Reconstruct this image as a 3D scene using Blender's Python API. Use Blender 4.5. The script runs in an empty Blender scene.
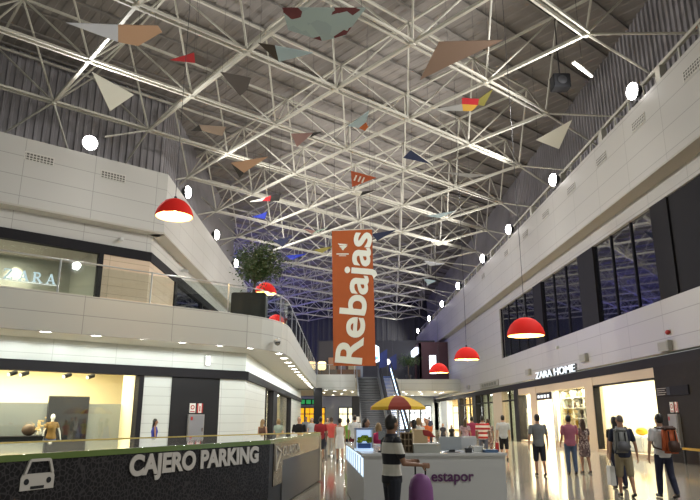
import bpy, bmesh, math, random
from mathutils import Vector, Matrix
random.seed(11)
R = math.radians
C = bpy.context.scene.collection
scn = bpy.context.scene

# ------------------------------------------------------------------ camera, world, exposure
cam_data = bpy.data.cameras.new('camera')
cam_data.sensor_width = 36.0
cam_data.lens = 638.0 / 700.0 * 36.0
cam_data.clip_end = 400
cam = bpy.data.objects.new('camera', cam_data)
C.objects.link(cam)
cam.location = (0, 0, 1.65)
cam.rotation_euler = (R(90 + 14.75), 0, R(-0.87))
scn.camera = cam

world = bpy.data.worlds.new('night')
scn.world = world
world.use_nodes = True
world.node_tree.nodes['Background'].inputs[0].default_value = (0.82, 0.86, 0.81, 1)
world.node_tree.nodes['Background'].inputs[1].default_value = 0.42
vs = scn.view_settings
vs.view_transform = 'Standard'
vs.look = 'None'
vs.gamma = 1
vs.use_curve_mapping = False
vs.exposure = 0.0
FLOOD_W = 3700       # watts of one wall floodlight
SHOP_W = 2.2         # scale of the lights inside the shops

# ------------------------------------------------------------------ materials
def srgb(h):
    h = h.lstrip('#')
    v = [int(h[i:i + 2], 16) / 255 for i in (0, 2, 4)]
    return tuple(c / 12.92 if c <= 0.04045 else ((c + 0.055) / 1.055) ** 2.4 for c in v)

MATS = {}
def mat(key, col, rough=0.6, metal=0.0, noise=0.0, nscale=8.0, emit=0.0, spec=0.5, bump=0.0, sss=0):
    if key in MATS: return MATS[key]
    if isinstance(col, str): col = srgb(col)
    m = bpy.data.materials.new(key); m.use_nodes = True
    nt = m.node_tree; b = nt.nodes['Principled BSDF']
    b.inputs['Base Color'].default_value = (*col, 1)
    b.inputs['Roughness'].default_value = rough
    b.inputs['Metallic'].default_value = metal
    b.inputs['Specular IOR Level'].default_value = spec
    if noise or bump:
        tc = nt.nodes.new('ShaderNodeTexCoord'); n = nt.nodes.new('ShaderNodeTexNoise')
        n.inputs['Scale'].default_value = nscale; n.inputs['Detail'].default_value = 5
        nt.links.new(tc.outputs['Object'], n.inputs['Vector'])
        if noise:
            r = nt.nodes.new('ShaderNodeValToRGB')
            r.color_ramp.elements[0].position = 0.3; r.color_ramp.elements[1].position = 0.7
            r.color_ramp.elements[0].color = (*[max(0, c * (1 - noise)) for c in col], 1)
            r.color_ramp.elements[1].color = (*[min(1, c * (1 + noise)) for c in col], 1)
            nt.links.new(n.outputs['Fac'], r.inputs['Fac']); nt.links.new(r.outputs['Color'], b.inputs['Base Color'])
        if bump:
            bp = nt.nodes.new('ShaderNodeBump'); bp.inputs['Strength'].default_value = bump; bp.inputs['Distance'].default_value = 0.02
            nt.links.new(n.outputs['Fac'], bp.inputs['Height']); nt.links.new(bp.outputs['Normal'], b.inputs['Normal'])
    if emit:
        b.inputs['Emission Color'].default_value = (*col, 1)
        b.inputs['Emission Strength'].default_value = emit
    MATS[key] = m
    return m

def panel_mat(key, col, mortar, bw, bh, gap=0.012, rough=0.45, offset=0.0, noise=0.04, spec=0.5, dark=None):
    """panels or tiles with fine joints, laid out on the UVs (metres)"""
    if isinstance(col, str): col = srgb(col)
    if isinstance(mortar, str): mortar = srgb(mortar)
    m = bpy.data.materials.new(key); m.use_nodes = True
    nt = m.node_tree; b = nt.nodes['Principled BSDF']
    uv = nt.nodes.new('ShaderNodeUVMap')
    br = nt.nodes.new('ShaderNodeTexBrick'); br.offset = offset; br.squash = 1
    nt.links.new(uv.outputs['UV'], br.inputs['Vector'])
    br.inputs['Scale'].default_value = 1
    br.inputs['Brick Width'].default_value = bw; br.inputs['Row Height'].default_value = bh
    br.inputs['Mortar Size'].default_value = gap; br.inputs['Mortar Smooth'].default_value = 0.1
    br.inputs['Color1'].default_value = (*col, 1)
    br.inputs['Color2'].default_value = (*[c * (1 - noise) for c in col], 1)
    br.inputs['Mortar'].default_value = (*mortar, 1)
    nt.links.new(br.outputs['Color'], b.inputs['Base Color'])
    b.inputs['Roughness'].default_value = rough
    b.inputs['Specular IOR Level'].default_value = spec
    MATS[key] = m
    return m

def glass_mat(key, tint=(0.92, 0.95, 0.94), ior=1.5, boost=0.0):
    m = bpy.data.materials.new(key); m.use_nodes = True
    nt = m.node_tree; nt.nodes.remove(nt.nodes['Principled BSDF'])
    out = nt.nodes['Material Output']
    tr = nt.nodes.new('ShaderNodeBsdfTransparent'); tr.inputs[0].default_value = (*tint, 1)
    gl = nt.nodes.new('ShaderNodeBsdfGlossy'); gl.inputs['Roughness'].default_value = 0.02
    lw = nt.nodes.new('ShaderNodeLayerWeight'); lw.inputs[0].default_value = 0.5
    pw = nt.nodes.new('ShaderNodeMath'); pw.operation = 'POWER'; pw.inputs[1].default_value = 5.0
    nt.links.new(lw.outputs['Facing'], pw.inputs[0])
    fr = nt.nodes.new('ShaderNodeMath'); fr.operation = 'MULTIPLY_ADD'; fr.inputs[1].default_value = 0.85; fr.inputs[2].default_value = 0.045
    nt.links.new(pw.outputs[0], fr.inputs[0])
    mx = nt.nodes.new('ShaderNodeMixShader')
    if boost:
        ad = nt.nodes.new('ShaderNodeMath'); ad.operation = 'ADD'; ad.inputs[1].default_value = boost; ad.use_clamp = True
        nt.links.new(fr.outputs[0], ad.inputs[0]); nt.links.new(ad.outputs[0], mx.inputs[0])
    else:
        nt.links.new(fr.outputs[0], mx.inputs[0])
    nt.links.new(tr.outputs[0], mx.inputs[1]); nt.links.new(gl.outputs[0], mx.inputs[2])
    nt.links.new(mx.outputs[0], out.inputs[0])
    MATS[key] = m
    return m

def banded_mat(key, bands, period, axis='Z', phase=0.0, rough=0.8):
    """cloth with woven bands: bands = [(start fraction, colour)]"""
    m = bpy.data.materials.new(key); m.use_nodes = True
    nt = m.node_tree; b = nt.nodes['Principled BSDF']
    tc = nt.nodes.new('ShaderNodeTexCoord'); sx = nt.nodes.new('ShaderNodeSeparateXYZ')
    nt.links.new(tc.outputs['Object'], sx.inputs[0])
    a = nt.nodes.new('ShaderNodeMath'); a.operation = 'ADD'; a.inputs[1].default_value = phase
    nt.links.new(sx.outputs[axis], a.inputs[0])
    d = nt.nodes.new('ShaderNodeMath'); d.operation = 'DIVIDE'; d.inputs[1].default_value = period
    nt.links.new(a.outputs[0], d.inputs[0])
    f = nt.nodes.new('ShaderNodeMath'); f.operation = 'FRACT'; nt.links.new(d.outputs[0], f.inputs[0])
    r = nt.nodes.new('ShaderNodeValToRGB'); r.color_ramp.interpolation = 'CONSTANT'
    for i, (p, c) in enumerate(bands):
        e = r.color_ramp.elements[i] if i < 2 else r.color_ramp.elements.new(p)
        e.position = p; e.color = (*srgb(c), 1)
    nt.links.new(f.outputs[0], r.inputs['Fac']); nt.links.new(r.outputs['Color'], b.inputs['Base Color'])
    b.inputs['Roughness'].default_value = rough
    MATS[key] = m
    return m

def print_mat(key, c1, c2, c3, scale=16.0):
    """cloth with a blotchy flower print"""
    m = bpy.data.materials.new(key); m.use_nodes = True
    nt = m.node_tree; b = nt.nodes['Principled BSDF']
    tc = nt.nodes.new('ShaderNodeTexCoord'); v = nt.nodes.new('ShaderNodeTexVoronoi')
    v.inputs['Scale'].default_value = scale
    nt.links.new(tc.outputs['Object'], v.inputs['Vector'])
    s = nt.nodes.new('ShaderNodeSeparateColor'); nt.links.new(v.outputs['Color'], s.inputs[0])
    r = nt.nodes.new('ShaderNodeValToRGB'); r.color_ramp.interpolation = 'CONSTANT'
    r.color_ramp.elements[0].color = (*srgb(c1), 1)
    r.color_ramp.elements[1].position = 0.45; r.color_ramp.elements[1].color = (*srgb(c2), 1)
    e = r.color_ramp.elements.new(0.75); e.color = (*srgb(c3), 1)
    nt.links.new(s.outputs[0], r.inputs['Fac']); nt.links.new(r.outputs['Color'], b.inputs['Base Color'])
    b.inputs['Roughness'].default_value = 0.85
    MATS[key] = m
    return m

# ------------------------------------------------------------------ mesh helpers
DG = lambda: bpy.context.evaluated_depsgraph_get()

class MB:
    def __init__(self): self.bm = bmesh.new(); self.mi = 0
    def face(self, vs):
        try:
            f = self.bm.faces.new(vs); f.material_index = self.mi; return f
        except ValueError: return None
    def hexa(self, P):
        v = [self.bm.verts.new(p) for p in P]
        for q in ((0, 3, 2, 1), (4, 5, 6, 7), (0, 1, 5, 4), (1, 2, 6, 5), (2, 3, 7, 6), (3, 0, 4, 7)):
            self.face([v[i] for i in q])
        return self
    def box(self, x0, x1, y0, y1, z0, z1):
        return self.hexa([(x0, y0, z0), (x1, y0, z0), (x1, y1, z0), (x0, y1, z0), (x0, y0, z1), (x1, y0, z1), (x1, y1, z1), (x0, y1, z1)])
    def fbox(self, F, t0, t1, o0, o1, z0, z1):
        p = lambda t, o, z: (F[0] + F[2] * t + F[4] * o, F[1] + F[3] * t + F[5] * o, z)
        return self.hexa([p(t0, o0, z0), p(t1, o0, z0), p(t1, o1, z0), p(t0, o1, z0), p(t0, o0, z1), p(t1, o0, z1), p(t1, o1, z1), p(t0, o1, z1)])
    def bar(self, a, b, w, h=None, up=(0, 0, 1)):
        h = h or w; a = Vector(a); b = Vector(b); d = (b - a).normalized(); up = Vector(up)
        s = d.cross(up)
        if s.length < 1e-4: s = d.cross(Vector((1, 0, 0)))
        s.normalize(); u = s.cross(d)
        s *= w / 2; u *= h / 2
        return self.hexa([a - s - u, a + s - u, b + s - u, b - s - u, a - s + u, a + s + u, b + s + u, b - s + u])
    def rings(self, rs, cap=True):
        rows = [[self.bm.verts.new(p) for p in r] for r in rs]
        n = len(rows[0])
        for a, b in zip(rows, rows[1:]):
            for i in range(n): self.face((a[i], a[(i + 1) % n], b[(i + 1) % n], b[i]))
        if cap:
            self.face(rows[0][::-1]); self.face(rows[-1])
        return self
    def tube(self, a, b, r0, r1=None, n=8):
        r1 = r0 if r1 is None else r1
        a = Vector(a); b = Vector(b); d = (b - a).normalized()
        s = d.cross(Vector((0, 0, 1)))
        if s.length < 1e-3: s = Vector((1, 0, 0))
        s.normalize(); u = d.cross(s)
        rg = lambda c, r: [c + s * (r * math.cos(2 * math.pi * i / n)) + u * (r * math.sin(2 * math.pi * i / n)) for i in range(n)]
        return self.rings([rg(a, r0), rg(b, r1)])
    def path(self, pts, r, n=6):
        for a, b in zip(pts, pts[1:]): self.tube(a, b, r, r, n)
        return self
    def lathe(self, prof, c=(0, 0, 0), n=24, cap=True):
        return self.rings([[(c[0] + r * math.cos(2 * math.pi * i / n), c[1] + r * math.sin(2 * math.pi * i / n), c[2] + z) for i in range(n)] for r, z in prof], cap)
    def ell(self, c, r, seg=12, rn=8, rot=None):
        M = Matrix.Translation(c) @ (rot.to_4x4() if rot else Matrix()) @ Matrix.Diagonal((*r, 1))
        g = bmesh.ops.create_uvsphere(self.bm, u_segments=seg, v_segments=rn, radius=1, matrix=M)
        for v in g['verts']:
            for f in v.link_faces: f.material_index = self.mi
        return self
    def prism(self, pts, th):
        pts = [Vector(p) for p in pts]; th = Vector(th)
        a = [self.bm.verts.new(p) for p in pts]; b = [self.bm.verts.new(p + th) for p in pts]
        self.face(a[::-1]); self.face(b)
        n = len(a)
        for i in range(n): self.face((a[i], a[(i + 1) % n], b[(i + 1) % n], b[i]))
        return self
    def poly(self, pts):
        self.face([self.bm.verts.new(p) for p in pts]); return self
    def mesh(self, name, mats, smooth=False, uv=None, bevel=0, fix=True):
        bm = self.bm
        if bevel:
            bmesh.ops.bevel(bm, geom=list(bm.edges), offset=bevel, segments=2, affect='EDGES', clamp_overlap=True)
        if fix: bmesh.ops.recalc_face_normals(bm, faces=list(bm.faces))
        if uv:
            L = bm.loops.layers.uv.new('UVMap')
            for f in bm.faces:
                f.normal_update()
                flat = abs(f.normal.z) > 0.7
                for l in f.loops:
                    c = l.vert.co
                    l[L].uv = (c.x, c.y) if flat else (c.x * uv[0] + c.y * uv[1], c.z)
        me = bpy.data.meshes.new(name); bm.to_mesh(me); bm.free()
        for m in (mats if isinstance(mats, (list, tuple)) else [mats]): me.materials.append(m)
        if smooth:
            for p in me.polygons: p.use_smooth = True
        return me
    def build(self, name, mats, parent=None, loc=None, **k):
        o = bpy.data.objects.new(name, self.mesh(name, mats, **k)); C.objects.link(o)
        if parent: o.parent = parent
        if loc is not None: o.location = loc
        return o

def tag(o, label, cat, group=None):
    o['label'] = label; o['category'] = cat
    if group: o['group'] = group
    return o
def thing(name, label, cat, loc=(0, 0, 0), rz=0, group=None):
    o = bpy.data.objects.new(name, None); C.objects.link(o); o.empty_display_size = 0.2
    o.location = loc; o.rotation_euler = (0, 0, rz)
    return tag(o, label, cat, group)
def struct(o): o['kind'] = 'structure'; return o
def stuff(o): o['kind'] = 'stuff'; return o
def dup(root, loc, label, rz=None):
    def cp(o, par):
        c = o.copy(); C.objects.link(c)
        if par: c.parent = par
        for ch in o.children: cp(ch, c)
        return c
    r = cp(root, None); r.location = loc
    if rz is not None: r.rotation_euler = (0, 0, rz)
    r['label'] = label
    return r
def light(name, kind, loc, power, col=(1, 0.96, 0.9), size=0.2, parent=None, rot=None, spot=None, sizey=None):
    d = bpy.data.lights.new(name, kind); d.energy = power; d.color = col
    if kind == 'AREA':
        d.size = size
        if sizey: d.shape = 'RECTANGLE'; d.size_y = sizey
    else: d.shadow_soft_size = size
    if kind == 'SPOT' and spot: d.spot_size = spot; d.spot_blend = 0.6 if spot < 3.1 else 0.12
    o = bpy.data.objects.new(name, d); C.objects.link(o); o.location = loc
    if rot: o.rotation_euler = rot
    if parent: o.parent = parent
    return o

def text(name, s, m, parent, origin, right, up, size, width=None, extrude=0.02, bold=0.0, spacing=1.0, thin=0):
    cu = bpy.data.curves.new(name, 'FONT'); cu.body = s; cu.size = size
    cu.extrude = extrude; cu.offset = bold; cu.space_character = spacing
    t = bpy.data.objects.new(name, cu); C.objects.link(t); bpy.context.view_layer.update()
    me = bpy.data.meshes.new_from_object(t.evaluated_get(DG()))
    bpy.data.objects.remove(t); bpy.data.curves.remove(cu)
    xs = [v.co.x for v in me.vertices]; x0, x1 = min(xs), max(xs)
    k = width / (x1 - x0) if width else 1
    r = Vector(right).normalized(); u = Vector(up).normalized(); n = r.cross(u)
    M = Matrix(((r.x, u.x, n.x, origin[0]), (r.y, u.y, n.y, origin[1]), (r.z, u.z, n.z, origin[2]), (0, 0, 0, 1)))
    for v in me.vertices: v.co.x = (v.co.x - x0) * k
    me.transform(M); me.materials.clear(); me.materials.append(m)
    o = bpy.data.objects.new(name, me); C.objects.link(o)
    if parent: o.parent = parent
    return o

def remesh(mb, voxel, smooth=2, name='m'):
    me = bpy.data.meshes.new('tmp'); bmesh.ops.recalc_face_normals(mb.bm, faces=list(mb.bm.faces)); mb.bm.to_mesh(me); mb.bm.free()
    o = bpy.data.objects.new('tmp', me); C.objects.link(o)
    r = o.modifiers.new('r', 'REMESH'); r.mode = 'VOXEL'; r.voxel_size = voxel; r.use_smooth_shade = True
    if smooth:
        s = o.modifiers.new('s', 'SMOOTH'); s.iterations = smooth; s.factor = 0.5
    bpy.context.view_layer.update()
    out = bpy.data.meshes.new_from_object(o.evaluated_get(DG()))
    bpy.data.objects.remove(o); bpy.data.meshes.remove(me)
    out.name = name
    for p in out.polygons: p.use_smooth = True
    return out

# ------------------------------------------------------------------ material set
white_panel = panel_mat('white_panel', (0.47, 0.455, 0.425), (0.28, 0.27, 0.25), 3.2, 0.95, 0.014, 0.42)
fascia_panel = panel_mat('fascia_panel', (0.46, 0.47, 0.44), (0.26, 0.26, 0.25), 3.35, 0.66, 0.012, 0.4)
tile_white = panel_mat('tile_white', (0.60, 0.63, 0.60), (0.40, 0.42, 0.40), 2.4, 0.36, 0.01, 0.35)
soffit_m = mat('soffit', (0.62, 0.61, 0.56), 0.5)
ledge_m = mat('ledge_beige', (0.41, 0.38, 0.325), 0.6)
floor_m = panel_mat('floor_tile', (0.36, 0.32, 0.25), (0.2, 0.18, 0.14), 1.2, 1.2, 0.008, 0.1, noise=0.08, spec=0.75)
deck_m = mat('roof_deck', (0.20, 0.18, 0.165), 0.7, noise=0.12, nscale=0.6)
corr_m = mat('corrugated_steel', (0.25, 0.235, 0.245), 0.55, metal=0.1, noise=0.1, nscale=0.5)
steel_m = mat('truss_white', (0.47, 0.45, 0.385), 0.5)
black_m = mat('black_panel', (0.014, 0.014, 0.016), 0.6, spec=0.25)
frame_m = mat('black_frame', (0.016, 0.015, 0.018), 0.7, spec=0.15)
band_m = mat('dark_band', (0.020, 0.018, 0.018), 0.6, spec=0.12)
pillar_m = mat('dark_pillar', (0.021, 0.018, 0.017), 0.65, noise=0.1, nscale=3, spec=0.12)
beige_m = mat('beige_pillar', (0.56, 0.45, 0.31), 0.5)
wood_m = panel_mat('pale_wood', (0.62, 0.47, 0.33), (0.36, 0.27, 0.18), 2.2, 0.42, 0.012, 0.5, noise=0.12)
cream_m = mat('cream_wall', (0.80, 0.72, 0.50), 0.7)
cream2_m = mat('shop_white', (0.85, 0.80, 0.66), 0.7)
grey_m = mat('grey_wall', (0.30, 0.32, 0.31), 0.6)
glass_m = glass_mat('shop_glass', boost=0.03)
rail_glass = glass_mat('rail_glass', (0.86, 0.90, 0.88), boost=0.02)
dark_glass = mat('dark_glass', (0.012, 0.013, 0.018), 0.03, spec=1.0)
dark_glass.node_tree.nodes['Principled BSDF'].inputs['IOR'].default_value = 2.1
steel_bright = mat('brushed_steel', (0.55, 0.56, 0.57), 0.3, metal=0.9)
chrome_m = mat('chrome', (0.75, 0.75, 0.75), 0.12, metal=1)
dark_metal = mat('dark_metal', (0.06, 0.06, 0.065), 0.4, metal=0.5)
lamp_red = mat('lamp_red', (0.50, 0.018, 0.014), 0.7, emit=0.30, spec=0.1)
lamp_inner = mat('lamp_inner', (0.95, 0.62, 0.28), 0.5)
bulb_warm = mat('bulb_warm', (1.0, 0.72, 0.30), emit=9)
flood_lens = mat('flood_lens', (1.0, 0.97, 0.93), emit=28)
down_lens = mat('downlight_lens', (1.0, 0.97, 0.92), emit=14)
letter_white = mat('sign_letter', (0.85, 0.92, 1.0), emit=0.85)
# ------------------------------------------------------------------ floor, ceiling, walls
FU = (-9.2, 32.0, .769, .639, .639, -.769)      # upper left wall, oblique face: t along it (0 at the corner), o outwards
FL = (-4.3, 29.58, .769, .639, .639, -.769)     # lower left wall, oblique face
def fp(F, t, o, z): return (F[0] + F[2] * t + F[4] * o, F[1] + F[3] * t + F[5] * o, z)

struct(MB().box(-32, 22, -6, 116, -0.3, 0).build('floor', floor_m, uv=(1, 0)))

# roof deck: ribbed sheet laid along one direction of the lattice
AZ = R(50.3)
gu = (math.sin(AZ), math.cos(AZ)); gv = (-gu[1], gu[0])
mb = MB()
def ribs(mb, path_pts, wid, zfun): pass
rows = []
U0, U1, V0, V1 = -25, 98, -25, 98
k = 0; prof = []
u = U0
while u < U1:
    prof += [(u, 0.0), (u + 0.32, 0.0), (u + 0.38, 0.035), (u + 0.62, 0.035)]; u += 0.68
def uvp(a, b, z): return (gu[0] * a + gv[0] * b, gu[1] * a + gv[1] * b, z)
ra = [mb.bm.verts.new(uvp(a, V0, 20.85 + h)) for a, h in prof]; rb = [mb.bm.verts.new(uvp(a, V1, 20.85 + h)) for a, h in prof]
for i in range(len(prof) - 1): mb.face((ra[i], ra[i + 1], rb[i + 1], rb[i]))
ceil = struct(mb.build('ceiling', deck_m, fix=False))
pm = mat('purlin_grey', (0.19, 0.175, 0.16), 0.6)
for i, b in enumerate(range(-24, 98, 2)):
    q = MB().bar(uvp(U0, b + .5, 20.79), uvp(U1, b + .5, 20.79), 0.14, 0.1)
    q.build('purlin', pm, ceil)

def corrugated(name, a, b, z0, z1, pitch=0.42, depth=0.09):
    a = Vector((*a, 0)); b = Vector((*b, 0)); d = (b - a); L = d.length; d.normalize(); n = Vector((d.y, -d.x, 0))
    pr_ = []; s = 0
    while s < L:
        pr_ += [(s, 0), (s + pitch * .5, 0), (s + pitch * .6, depth), (s + pitch * .9, depth)]; s += pitch
    m = MB()
    lo = [m.bm.verts.new(a + d * t + n * h + Vector((0, 0, z0))) for t, h in pr_]; hi = [m.bm.verts.new(a + d * t + n * h + Vector((0, 0, z1))) for t, h in pr_]
    for i in range(len(pr_) - 1): m.face((lo[i], lo[i + 1], hi[i + 1], hi[i]))
    return struct(m.build(name, corr_m, fix=False))
corrugated('wall_right_upper', (14.6, 106), (14.6, 8), 13.6, 20.9)
c0 = fp(FU, -22, -4.4, 0); c1 = fp(FU, 1.5, -4.4, 0)
corrugated('wall_left_upper', c0[:2], c1[:2], 13.6, 20.9)
corrugated('wall_left_rear', c1[:2], (c1[0], 62), 13.6, 20.9)
corrugated('wall_left_far', (-27, 60), (-27, 106), 0, 20.9)
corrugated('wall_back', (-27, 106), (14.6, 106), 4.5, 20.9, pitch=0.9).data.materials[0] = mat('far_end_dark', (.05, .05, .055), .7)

# ------------------------------------------------------------------ right side building
m = MB()
m.box(13.1, 13.5, -5, 104, 4.2, 6.3).box(13.1, 13.5, 52, 104, 6.3, 10.3).box(13.1, 13.5, -5, 104, 10.3, 11.1)
wr = struct(m.build('wall_right', white_panel, uv=(0, 1)))
struct(MB().box(12.4, 13.6, -5, 104, 11.12, 14.42).build('wall_right_parapet', white_panel, uv=(0, 1)))
struct(MB().box(12.38, 13.3, -5, 104, 11.04, 11.12).build('trim_1', ledge_m))
struct(MB().box(13.4, 14.7, 14, 106, 13.4, 13.6).build('trim_2', corr_m))
# dark upper windows
w = struct(MB().box(13.26, 13.3, 15, 52, 6.3, 10.3).build('window_1', dark_glass))
for y0, y1 in ((15, 24.2), (24.2, 25.6), (32.0, 34.2), (40.9, 42.7)):
    MB().box(13.12 if y0 > 15 else 13.2, 13.28, y0, y1, 6.3, 10.3).build('window_frame', frame_m, w)
for y in (27.7, 29.9, 36.4, 38.6, 45, 47.3, 49.6, 51.9):
    MB().box(13.2, 13.28, y - .05, y + .05, 6.3, 10.3).build('mullion', frame_m, w)
# shopfront band
struct(MB().box(12.96, 13.3, 15, 104, 3.68, 4.08).build('trim_3', band_m))
# shopfront piers
m = MB()
for y0, y1 in ((33.35, 34.5), (43.2, 44.5), (52.4, 55.5)): m.box(12.98, 13.5, y0, y1, 0, 3.68)
m.box(13.0, 13.5, 26.6, 48, 3.26, 3.68).box(13.0, 13.5, 26.6, 33.4, 0, 0.14).box(13.0, 13.5, 34.5, 40, 0, 0.3).box(13.0, 13.5, 44.5, 47.5, 0, 0.14)
struct(m.build('wall_right_piers', beige_m))
struct(MB().box(12.95, 13.6, 15, 26.6, 0, 3.68).build('wall_right_dark', pillar_m))
m = MB()
for y0, y1 in ((47.5, 48.6), (62.4, 64.1), (71.0, 72.0), (90, 91)): m.box(12.95, 13.6, y0, y1, 0, 3.68)
for y in (50.4, 57.8, 60.1, 66, 68.5): m.box(13.05, 13.2, y - .06, y + .06, 0, 3.68)
m.box(13.02, 13.2, 48.6, 72, 2.9, 3.0).box(13.0, 13.3, 26.6, 33.4, 3.2, 3.27).box(13.0, 13.3, 26.6, 26.72, .14, 3.26).box(13.0, 13.3, 33.25, 33.35, .14, 3.26)
struct(m.build('trim_4', band_m))
struct(MB().box(12.9, 13.6, 79, 84, 0, 3.68).build('wall_right_white_pier', mat('white_pier', (0.8, 0.82, 0.85), 0.5)))
for i, (y0, y1, z0) in enumerate(((26.7, 33.3, .14), (34.55, 39.9, .3), (44.5, 47.5, .14), (48.6, 52.4, 0), (55.5, 62.4, 0), (64.1, 71, 0), (72, 79, 0), (84, 103, 0))):
    struct(MB().box(13.2, 13.22, y0, y1, z0, 3.66 if y0 > 48 else 3.26).build('window_%d' % (i + 2), glass_m))
# interiors of the right shops
def room(name, x0, x1, y0, y1, z1, m_wall, m_floor=None, back=True):
    b = MB()
    b.box(x1, x1 + .1, y0, y1, 0, z1).box(x0, x1, y0 - .05, y0, 0, z1).box(x0, x1, y1, y1 + .05, 0, z1).box(x0, x1, y0, y1, z1, z1 + .1)
    return struct(b.build(name, m_wall))
room('wall_shop_display', 13.5, 17.5, 26.0, 33.9, 3.9, cream2_m)
room('wall_shop_shelves', 13.5, 15.0, 34.4, 40.0, 3.9, cream_m)
room('wall_shop_entrance', 13.5, 20, 40.2, 43.4, 3.9, cream2_m)
room('wall_shop_window', 13.5, 17.5, 43.8, 48.0, 3.9, cream2_m)
room('wall_shop_green', 13.6, 18, 48.4, 62.6, 3.9, mat('sage_wall', (0.42, 0.44, 0.34), .7))
room('wall_shop_yellow', 13.6, 18, 64, 79, 3.9, mat('yellow_wall', (0.80, 0.62, 0.30), .7))
room('wall_shop_far', 13.6, 18, 83.9, 104, 3.9, cream2_m)
def shop_light(x, y, sx, sy, p, z=3.8, col=(1, .90, .70)):
    light('shop_ceiling_light', 'AREA', (x, y, z), p * SHOP_W, col, sx, sizey=sy)
shop_light(15.2, 30.4, 3, 6, 360, col=(1, .88, .66)); shop_light(13.42, 37.2, .25, 5, 150, z=3.2); shop_light(16, 41.8, 4, 2.5, 600)
shop_light(15.2, 46, 3, 3.5, 500); shop_light(15.6, 55.5, 3, 12, 420); shop_light(15.6, 71, 3, 13, 1400); shop_light(15.6, 94, 3, 18, 2200, col=(1, .95, .88))

# railing on the right parapet: top rail, thin posts, every fourth one broad
rl = thing('parapet_railing', 'long pale steel railing along the top of the right wall', 'railing', (12.95, 15, 14.42))
MB().box(-.07, .07, 0, 89, 1.0, 1.14).build('top_rail', steel_m, rl)
MB().box(-.03, .03, 0, 89, .06, .12).build('bottom_rail', steel_m, rl)
thin_me = MB().box(-.03, .03, -.04, .04, 0, 1.0).mesh('post', steel_m); wide_me = MB().box(-.14, .14, -.2, .2, 0, 1.02).mesh('wide_post', steel_m)
for i in range(60):
    o = bpy.data.objects.new('wide_post' if i % 4 == 1 else 'post', wide_me if i % 4 == 1 else thin_me); C.objects.link(o); o.parent = rl; o.location = (0, .6 + i * 1.48, 0)

# ------------------------------------------------------------------ left side building
m = MB()
m.fbox(FU, -18, 0, -.75, 0, 10.97, 14.2)
m.hexa([(-9.2, 32, 10.97), (-9.2, 62, 10.97), (-9.95, 62, 10.97), (-9.95, 32.2, 10.97), (-9.2, 32, 14.2), (-9.2, 62, 14.2), (-9.95, 62, 14.2), (-9.95, 32.2, 14.2)])
def uvchamfer(o):
    me = o.data; L = me.uv_layers.active or me.uv_layers.new(name='UVMap')
    for p in me.polygons:
        n = p.normal
        for li in p.loop_indices:
            c = me.vertices[me.loops[li].vertex_index].co
            s = (c.x * .769 + c.y * .639) if abs(n.x * .639 - n.y * .769) > .8 else c.y
            L.data[li].uv = (s, c.z) if abs(n.z) < .7 else (c.x, c.y)
    return o
struct(uvchamfer(m.build('wall_left', white_panel)))
m = MB().fbox(FU, -18, .02, -.74, .02, 10.88, 10.97); m.box(-9.93, -9.18, 32, 62, 10.88, 10.97)
struct(m.build('trim_5', ledge_m))
m = MB().fbox(FU, -18, -.33, -1.1, -.7, 9.98, 10.9); m.box(-10.3, -9.9, 32.33, 62, 9.98, 10.9)
struct(uvchamfer(m.build('wall_left_lower', white_panel)))
m = MB().fbox(FU, -18, -.3, -1.0, -.62, 9.5, 9.98); m.box(-10.2, -9.82, 32.3, 62, 9.5, 9.98)
m.fbox(FU, -2.95, -2.72, -.9, -.62, 5.8, 9.5); m.box(-10.1, -9.82, 37.4, 37.9, 5.8, 9.5); m.box(-10.1, -9.82, 45, 45.3, 5.8, 9.5); m.box(-10.1, -9.82, 53, 53.3, 5.8, 9.5)
struct(m.build('trim_6', frame_m))
m = MB().fbox(FU, -2.72, -.33, -1.0, -.7, 5.8, 9.5); m.box(-10.2, -9.9, 32.33, 37.4, 5.8, 9.5)
struct(uvchamfer(m.build('wall_left_wood', wood_m)))
struct(MB().fbox(FU, -18, -2.95, -.8, -.78, 5.8, 9.5).build('window_10', glass_m))
struct(MB().box(-10.0, -9.98, 37.9, 62, 5.8, 9.5).build('window_11', dark_glass))
m = MB().fbox(FU, -18, -2.9, -5.1, -5, 5.8, 9.7).fbox(FU, -2.9, -2.75, -5.1, -1.0, 5.8, 9.7).fbox(FU, -18, -2.75, -5.1, -1.0, 9.7, 9.8)
struct(m.build('wall_left_shop', mat('taupe_wall', (0.46, 0.43, 0.36), .7)))
a = fp(FU, -9, -3, 9.6); light('shop_ceiling_light', 'AREA', a, 520, (1, .93, .78), 8, rot=(0, 0, R(39.7)), sizey=2.5)
for t in (-5.6, -9.0):
    a = fp(FU, t, -4.6, 9.5); light('wall_washer', 'SPOT', a, 420, (1, .9, .7), .08, rot=(R(12), 0, R(39.7)), spot=R(75))

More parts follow.
